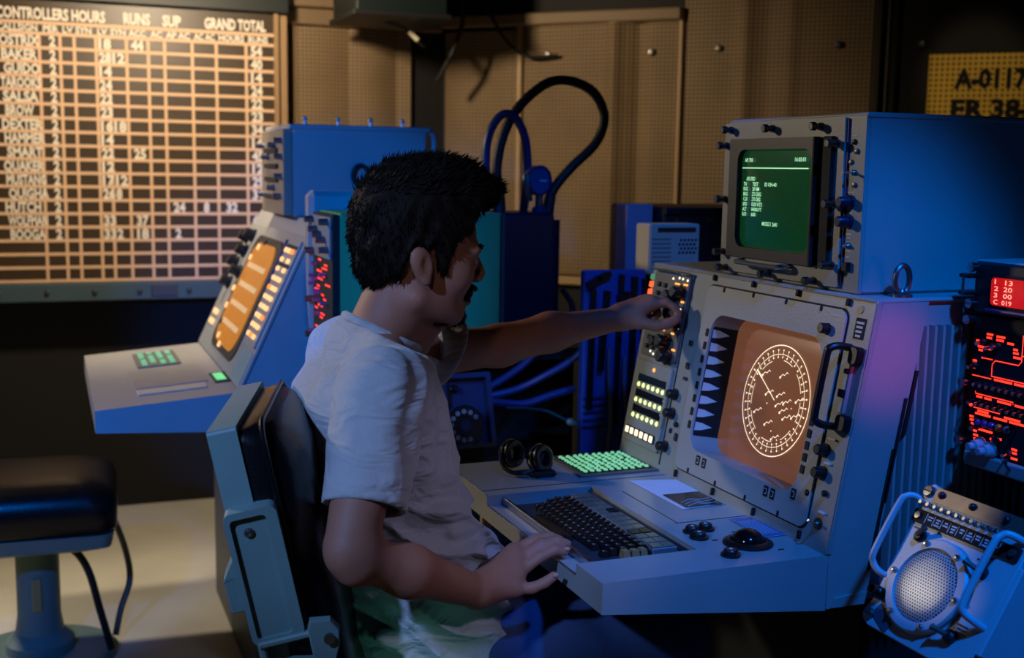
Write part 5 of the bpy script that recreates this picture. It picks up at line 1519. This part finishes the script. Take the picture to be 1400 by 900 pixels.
# near (right) arm
B.ell((0.408, 1.525, 0.965), (0.045, 0.04, 0.045), 0.02)
B.cone((0.402, 1.505, 0.965), (0.343, 1.418, 0.805), 0.045, 0.034, 0.02)
B.cone((0.333, 1.407, 0.790), (0.342, 1.408, 0.775), 0.023, 0.021, 0.022)
B.cone((0.356, 1.413, 0.783), (0.425, 1.435, 0.752), 0.029, 0.032, 0.022)
B.cone((0.425, 1.435, 0.752), (0.530, 1.478, 0.698), 0.033, 0.0235, 0.02)


def hand(S_, wrist, fingers, thumb, r=0.0084, palm=0.0135):
    for f, rr_ in fingers:
        S_.cone(wrist, f[0], 0.017, palm * rr_, 0.016)
        for i in range(len(f) - 1):
            S_.cone(f[i], f[i + 1], r * rr_ * (1.08 - 0.06 * i), r * rr_ * (1.02 - 0.08 * i), 0.0028)
    S_.cone(wrist, thumb[0], 0.016, 0.013, 0.014)
    for i in range(len(thumb) - 1):
        S_.cone(thumb[i], thumb[i + 1], 0.0115 - 0.001 * i, 0.0105 - 0.001 * i, 0.005)


hand(B, (0.540, 1.484, 0.694), [
    ([(0.611, 1.532, 0.728), (0.648, 1.538, 0.741), (0.672, 1.541, 0.741), (0.689, 1.542, 0.734)], 1.0),
    ([(0.610, 1.515, 0.720), (0.650, 1.522, 0.737), (0.676, 1.526, 0.738), (0.694, 1.528, 0.732)], 1.03),
    ([(0.604, 1.499, 0.706), (0.640, 1.506, 0.724), (0.666, 1.511, 0.731), (0.684, 1.514, 0.726)], 1.0),
    ([(0.594, 1.484, 0.690), (0.619, 1.479, 0.690), (0.636, 1.475, 0.697), (0.650, 1.474, 0.706)], 1.0)],
    [(0.575, 1.535, 0.705), (0.605, 1.562, 0.708), (0.632, 1.578, 0.712), (0.650, 1.584, 0.716)])
# far (left) arm
B.ell((0.475, 1.855, 0.96), (0.042, 0.042, 0.045), 0.02)
B.cone((0.480, 1.865, 0.962), (0.735, 1.925, 0.968), 0.0455, 0.034, 0.02)
B.cone((0.735, 1.925, 0.968), (0.835, 1.93, 0.988), 0.036, 0.034, 0.02)
B.cone((0.835, 1.93, 0.988), (0.970, 1.926, 1.009), 0.033, 0.021, 0.02)
kf = 0.985
FH = lambda p: (p[0] * kf, p[1] * kf, 1.28 + (p[2] - 1.28) * kf)
hand(B, FH((0.990, 1.955, 1.008)), [
    ([FH(p) for p in ((1.039, 1.925, 1.034), (1.058, 1.905, 1.037), (1.066, 1.892, 1.030), (1.070, 1.884, 1.020))], 0.95),
    ([FH(p) for p in ((1.042, 1.945, 1.037), (1.064, 1.930, 1.040), (1.074, 1.915, 1.028), (1.073, 1.908, 1.014))], 0.97),
    ([FH(p) for p in ((1.041, 1.963, 1.034), (1.058, 1.953, 1.030), (1.060, 1.945, 1.012), (1.046, 1.938, 1.004))], 0.95),
    ([FH(p) for p in ((1.036, 1.978, 1.027), (1.050, 1.970, 1.020), (1.050, 1.962, 1.004), (1.036, 1.955, 0.999))], 0.9)],
    [FH(p) for p in ((1.012, 1.930, 1.000), (1.036, 1.902, 0.996), (1.052, 1.890, 1.001), (1.064, 1.882, 1.009))])
V, F = B.mesh(2)
make('body', V, F, skin, man, angle=180)
del B
for sg_ in (-1, 1):
    MB().ball((0.5885, Y0 + sg_ * 0.032, 1.1415), 0.0115, None, 14, 10).build('eye', mat('eye_white', (150, 140, 132), 0.3), man)
    MB().ball((0.5968, Y0 + sg_ * 0.032, 1.1405), (0.0042, 0.0055, 0.0055), None, 12, 8).build('iris', mat('dark_iris', (34, 24, 18), 0.15), man)

# finger nails on the resting hand
for c, d in (((0.686, 1.5075, 0.7315), (0.018, 0.003, -0.004)), ((0.651, 1.4672, 0.709), (0.014, -0.001, 0.009))):
    MB().ball(c, (0.0048, 0.0016, 0.0034), None, 10, 6).build('nail', mat('finger_nail', (178, 128, 108), 0.35), man)

# T-shirt
T_ = SDF((0.24, 1.36, 0.50), (0.78, 2.03, 1.08), 0.0036)
T_.stack([0.515, 0.58, 0.65, 0.70, 0.76, 0.82, 0.89, 0.945, 0.985, 1.012], [0.512, 0.515, 0.517, 0.500, 0.480, 0.458, 0.438, 0.432, 0.436, 0.448], [1.685] * 10, [0.132, 0.132, 0.130, 0.118, 0.112, 0.110, 0.112, 0.106, 0.085, 0.045], [0.182, 0.178, 0.168, 0.160, 0.158, 0.160, 0.172, 0.180, 0.15, 0.09], 0.012, 2.2)
for sg_ in (-1, 1):
    T_.cone((0.452, Y0 + sg_ * 0.045, 1.020), (0.424, Y0 - 0.01 + sg_ * 0.15, 0.985), 0.042, 0.052, 0.03)
T_.ell((0.428, Y0, 1.005), (0.052, 0.085, 0.055), 0.02)
T_.ell((0.480, Y0, 0.975), (0.056, 0.085, 0.045), 0.02)
# near sleeve, cut square at the hem and hollowed round the arm
a_, b_2 = np.array((0.408, 1.515, 0.972)), np.array((0.368, 1.450, 0.838))
T_.cone(a_, b_2, 0.062, 0.0565, 0.025)
ax_ = (b_2 - a_) / np.linalg.norm(b_2 - a_)
sl, X, Y, Z = T_.sub(b_2 - 0.10, b_2 + 0.10)
cutd = (X - b_2[0]) * ax_[0] + (Y - b_2[1]) * ax_[1] + (Z - b_2[2]) * ax_[2]
rad = np.sqrt((X - b_2[0]) ** 2 + (Y - b_2[1]) ** 2 + (Z - b_2[2]) ** 2)
near = (rad < 0.085) & (X < 0.455) & (Y < 1.52)
T_.D[sl] = np.where(near, np.maximum(T_.D[sl], cutd), T_.D[sl])
T_.cone(b_2 - ax_ * 0.03, b_2 + ax_ * 0.05, 0.044, 0.048, 0.004, True)
# far sleeve
a2, b2_ = np.array((0.478, 1.862, 0.962)), np.array((0.622, 1.898, 0.964))
T_.cone(a2, b2_ + np.array((0.03, 0.007, 0.0)), 0.060, 0.053, 0.025)
ax2 = np.array((0.86, 0.10, -0.46))
ax2 = ax2 / np.linalg.norm(ax2)
sl, X, Y, Z = T_.sub(b2_ - 0.10, b2_ + 0.10)
cutd = (X - b2_[0]) * ax2[0] + (Y - b2_[1]) * ax2[1] + (Z - b2_[2]) * ax2[2]
near = (np.sqrt((X - b2_[0]) ** 2 + (Y - b2_[1]) ** 2 + (Z - b2_[2]) ** 2) < 0.085) & (X > 0.57) & (Z > 0.88)
T_.D[sl] = np.where(near, np.maximum(T_.D[sl], cutd), T_.D[sl])
# belly folds where the shirt bunches up
for p, q, r in (((0.600, 1.60, 0.700), (0.628, 1.70, 0.690), 0.020), ((0.560, 1.55, 0.735), (0.612, 1.66, 0.715), 0.014), ((0.520, 1.535, 0.765), (0.585, 1.60, 0.745), 0.011), ((0.545, 1.54, 0.690), (0.615, 1.62, 0.660), 0.018), ((0.500, 1.530, 0.800), (0.560, 1.58, 0.785), 0.010), ((0.46, 1.525, 0.655), (0.56, 1.545, 0.640), 0.014), ((0.42, 1.54, 0.62), (0.52, 1.53, 0.60), 0.014)):
    T_.cone(p, q, r, r * 0.8, 0.016)
# wrinkles
sl, X, Y, Z = T_.sub((0.24, 1.36, 0.50), (0.78, 2.03, 1.08))
wv = 0.0150 * np.clip((X - 0.38) / 0.10, 0.35, 1) * (np.abs(np.sin((Z * 1.0 + 0.55 * (X - 0.45) * 1.0) * 62 + 1.6 * np.sin(Y * 19 + 3 * X) + 1.3 * np.sin(X * 29 + 9 * Z))) ** 0.7 - 0.6) * np.clip((0.88 - Z) / 0.1, 0, 1) * np.clip((Z - 0.52) / 0.05, 0, 1)
wv = wv + 0.0030 * np.sin(80 * (X + Y * 0.8 - Z * 0.35) + 2 * np.sin(22 * Z)) * np.clip((Z - 0.80) / 0.06, 0, 1)
wv = wv + 0.0040 * np.sin(120 * (X - 0.5 * Z) + np.sin(30 * Y)) * np.clip((Y - 1.80) / 0.04, 0, 1) * np.clip((X - 0.48) / 0.04, 0, 1)
fade = np.clip(np.sqrt((X - b_2[0]) ** 2 + (Y - b_2[1]) ** 2 + (Z - b_2[2]) ** 2) / 0.03 - 2.2, 0.15, 1)
T_.D[sl] = T_.D[sl] + (wv * fade).astype(np.float32)
# neck opening
sl, X, Y, Z = T_.sub((0.30, 1.5, 0.96), (0.60, 1.9, 1.08))
T_.D[sl] = np.maximum(T_.D[sl], (X - 0.458) * 0.437 + (Z - 1.029) * 0.899 + 0 * Y)
V, F = T_.mesh(2)
tee = make('t_shirt', V, F, shirtm, man, angle=180)
del T_
col_ = [(0.459 + 0.899 * 0.060 * math.cos(a), Y0 + 0.064 * math.sin(a), 1.0335 - 0.437 * 0.060 * math.cos(a)) for a in [2 * PI * i / 40 for i in range(40)]]
MB().tube(col_, 0.0065, 8, None, True).build('collar', shirtm, tee, angle=180)
for c, ax3, r_ in ((b_2, ax_, 0.0545),):
    A1 = Vector(ax3).orthogonal().normalized()
    A2 = Vector(ax3).cross(A1)
    MB().tube([Vector(c) - Vector(ax3) * 0.012 + (A1 * math.cos(t) + A2 * math.sin(t)) * r_ for t in [2 * PI * i / 36 for i in range(36)]], 0.0022, 6, None, True).build('sleeve_hem', shirtm, tee)

# jeans and shoes
J = SDF((0.30, 1.44, 0.06), (1.06, 1.96, 0.66), 0.006)
J.stack([0.478, 0.50, 0.55, 0.60], [0.49, 0.49, 0.50, 0.505], [1.69] * 4, [0.11, 0.115, 0.105, 0.09], [0.15, 0.155, 0.145, 0.13], 0.02)
for yy in (1.59, 1.80):
    J.cone((0.52, yy + 0.012, 0.550), (0.70, yy - 0.005, 0.560), 0.070, 0.074, 0.03)
    J.cone((0.70, yy - 0.005, 0.560), (0.89, yy - 0.015, 0.562), 0.074, 0.066, 0.03)
    J.cone((0.90, yy - 0.015, 0.545), (0.92, yy - 0.01, 0.33), 0.060, 0.052, 0.02)
    J.cone((0.92, yy - 0.01, 0.33), (0.955, yy, 0.10), 0.052, 0.048, 0.02)
sl, X, Y, Z = J.sub((0.30, 1.44, 0.06), (1.06, 1.96, 0.66))
J.D[sl] = J.D[sl] + (0.0025 * np.sin(60 * X + 40 * Z + 3 * np.sin(25 * Y))).astype(np.float32)
V, F = J.mesh(2)
make('jeans', V, F, denim, man, angle=180)
for yy in (1.59, 1.80):
    sh = MB()
    R2 = []
    for x, w, h2 in ((0.885, 0.02, 0.05), (0.895, 0.034, 0.085), (0.93, 0.038, 0.095), (0.98, 0.038, 0.085), (1.03, 0.042, 0.055), (1.08, 0.042, 0.045), (1.12, 0.032, 0.035), (1.135, 0.012, 0.025)):
        R2.append([(x, yy + w * math.cos(t), h2 / 2 + h2 / 2 * math.sin(t)) for t in [2 * PI * i / 14 for i in range(14)]])
    sh.loft(R2)
    sh.build('shoe', dark, man, angle=60)

# hair: cap with a ragged hairline, then short tufts
Hh = SDF((0.395, 1.60, 1.06), (0.68, 1.80, 1.325), 0.0032)
Hh.ell((0.510, Y0, 1.203), (0.100, 0.084, 0.089), 0.01)
Hh.ell((0.470, Y0, 1.155), (0.052, 0.070, 0.070), 0.02)
Hh.ell((0.585, Y0, 1.243), (0.045, 0.060, 0.030), 0.02)
Hh.ell((0.615, Y0 + 0.005, 1.244), (0.030, 0.045, 0.020), 0.015)
Hh.ell((0.545, Y0, 1.272), (0.06, 0.05, 0.022), 0.02)
for sg_ in (-1, 1):
    Hh.cone((0.540, Y0 + sg_ * 0.064, 1.185), (0.532, Y0 + sg_ * 0.063, 1.115), 0.013, 0.006, 0.008)
sl, X, Y, Z = Hh.sub((0.395, 1.60, 1.06), (0.68, 1.80, 1.325))
hl = np.interp(X.ravel(), [0.41, 0.44, 0.462, 0.478, 0.490, 0.520, 0.526, 0.546, 0.553, 0.575, 0.595, 0.61, 0.66], [1.09, 1.10, 1.12, 1.150, 1.165, 1.168, 1.124, 1.136, 1.168, 1.188, 1.205, 1.222, 1.228]).astype(np.float32)[:, None, None]
Hh.D[sl] = np.maximum(Hh.D[sl] + (0.0030 * np.sin(120 * X + 3 * np.sin(60 * Y)) * np.sin(95 * Z + 2 * np.sin(70 * X)) + 0.002 * np.sin(210 * Y + 90 * Z)).astype(np.float32), (hl + 0.006 * np.sin(170 * X) + 0.004 * np.sin(260 * Y) - Z) * 0.8)
V, F = Hh.mesh(1)
hair = MB()
hair.v = [tuple(p) for p in V]
hair.f = [tuple(int(i) for i in q) for q in F]
rg = random.Random(11)
HC = Vector((0.51, Y0, 1.19))
for i in range(9500):
    p = Vector(V[rg.randrange(len(V))])
    nrm = (p - HC)
    nrm = Vector((nrm.x / 0.1 ** 2, nrm.y / 0.084 ** 2, nrm.z / 0.09 ** 2)).normalized()
    if p.z > 1.24:
        flow = Vector((0.75, rg.uniform(-.5, .5), 0.35))
        ln = rg.uniform(0.008, 0.019)
    else:
        flow = Vector((-0.25, rg.uniform(-.2, .2), -0.9))
        ln = rg.uniform(0.006, 0.013)
    d = (nrm * (rg.uniform(0.25, 0.8) if p.z > 1.24 else rg.uniform(0.05, 0.35)) + flow * 0.8 + Vector((rg.uniform(-.35, .35), rg.uniform(-.35, .35), rg.uniform(-.35, .35)))).normalized()
    a = d.orthogonal().normalized()
    b = d.cross(a)
    w = rg.uniform(0.0011, 0.0022)
    q = p - nrm * 0.002
    hair.add([q + a * w, q + (b * 0.87 - a * 0.5) * w, q - (b * 0.87 + a * 0.5) * w, q + d * ln], [(0, 1, 3), (1, 2, 3), (2, 0, 3)])
HV = np.array(hair.v)
make('hair', hair.v, hair.f, hairm, man, angle=60)


def tufty(name, c, r, n, ln, flow, m):
    mb = MB().ball(c, r, None, 16, 10)
    for i in range(n):
        th, ph_ = rg.uniform(0, 2 * PI), math.asin(rg.uniform(-1, 1))
        u = Vector((math.cos(ph_) * math.cos(th), math.cos(ph_) * math.sin(th), math.sin(ph_)))
        p = Vector((c[0] + r[0] * u.x * 0.95, c[1] + r[1] * u.y * 0.95, c[2] + r[2] * u.z * 0.95))
        d = (u * 0.5 + Vector(flow) + Vector((rg.uniform(-.3, .3), rg.uniform(-.3, .3), rg.uniform(-.3, .3)))).normalized()
        a = d.orthogonal().normalized()
        b = d.cross(a)
        w = 0.0009
        mb.add([p + a * w, p + (b * 0.87 - a * 0.5) * w, p - (b * 0.87 + a * 0.5) * w, p + d * rg.uniform(0.5, 1) * ln], [(0, 1, 3), (1, 2, 3), (2, 0, 3)])
    return mb.build(name, m, man, angle=60)


tufty('moustache', (0.5955, Y0, 1.0980), (0.0108, 0.024, 0.0055), 260, 0.0065, (0.3, 0, -0.8), hairm)
for sg_ in (-1, 1):
    tufty('moustache', (0.583, Y0 + sg_ * 0.025, 1.089), (0.009, 0.008, 0.009), 160, 0.006, (0.1, 0, -0.9), hairm)
    tufty('eyebrow', (0.5985, Y0 + sg_ * 0.029, 1.1615), (0.0065, 0.018, 0.0038), 140, 0.007, (0.2, sg_ * 0.6, 0.2), hairm)
tufty('beard', (0.570, Y0, 1.055), (0.0205, 0.026, 0.0175), 420, 0.008, (0.2, 0, -0.8), hairm)
for sg_ in (-1, 1):
    tufty('beard', (0.545, Y0 + sg_ * 0.026, 1.052), (0.024, 0.012, 0.010), 260, 0.006, (0.0, 0, -0.8), hairm)
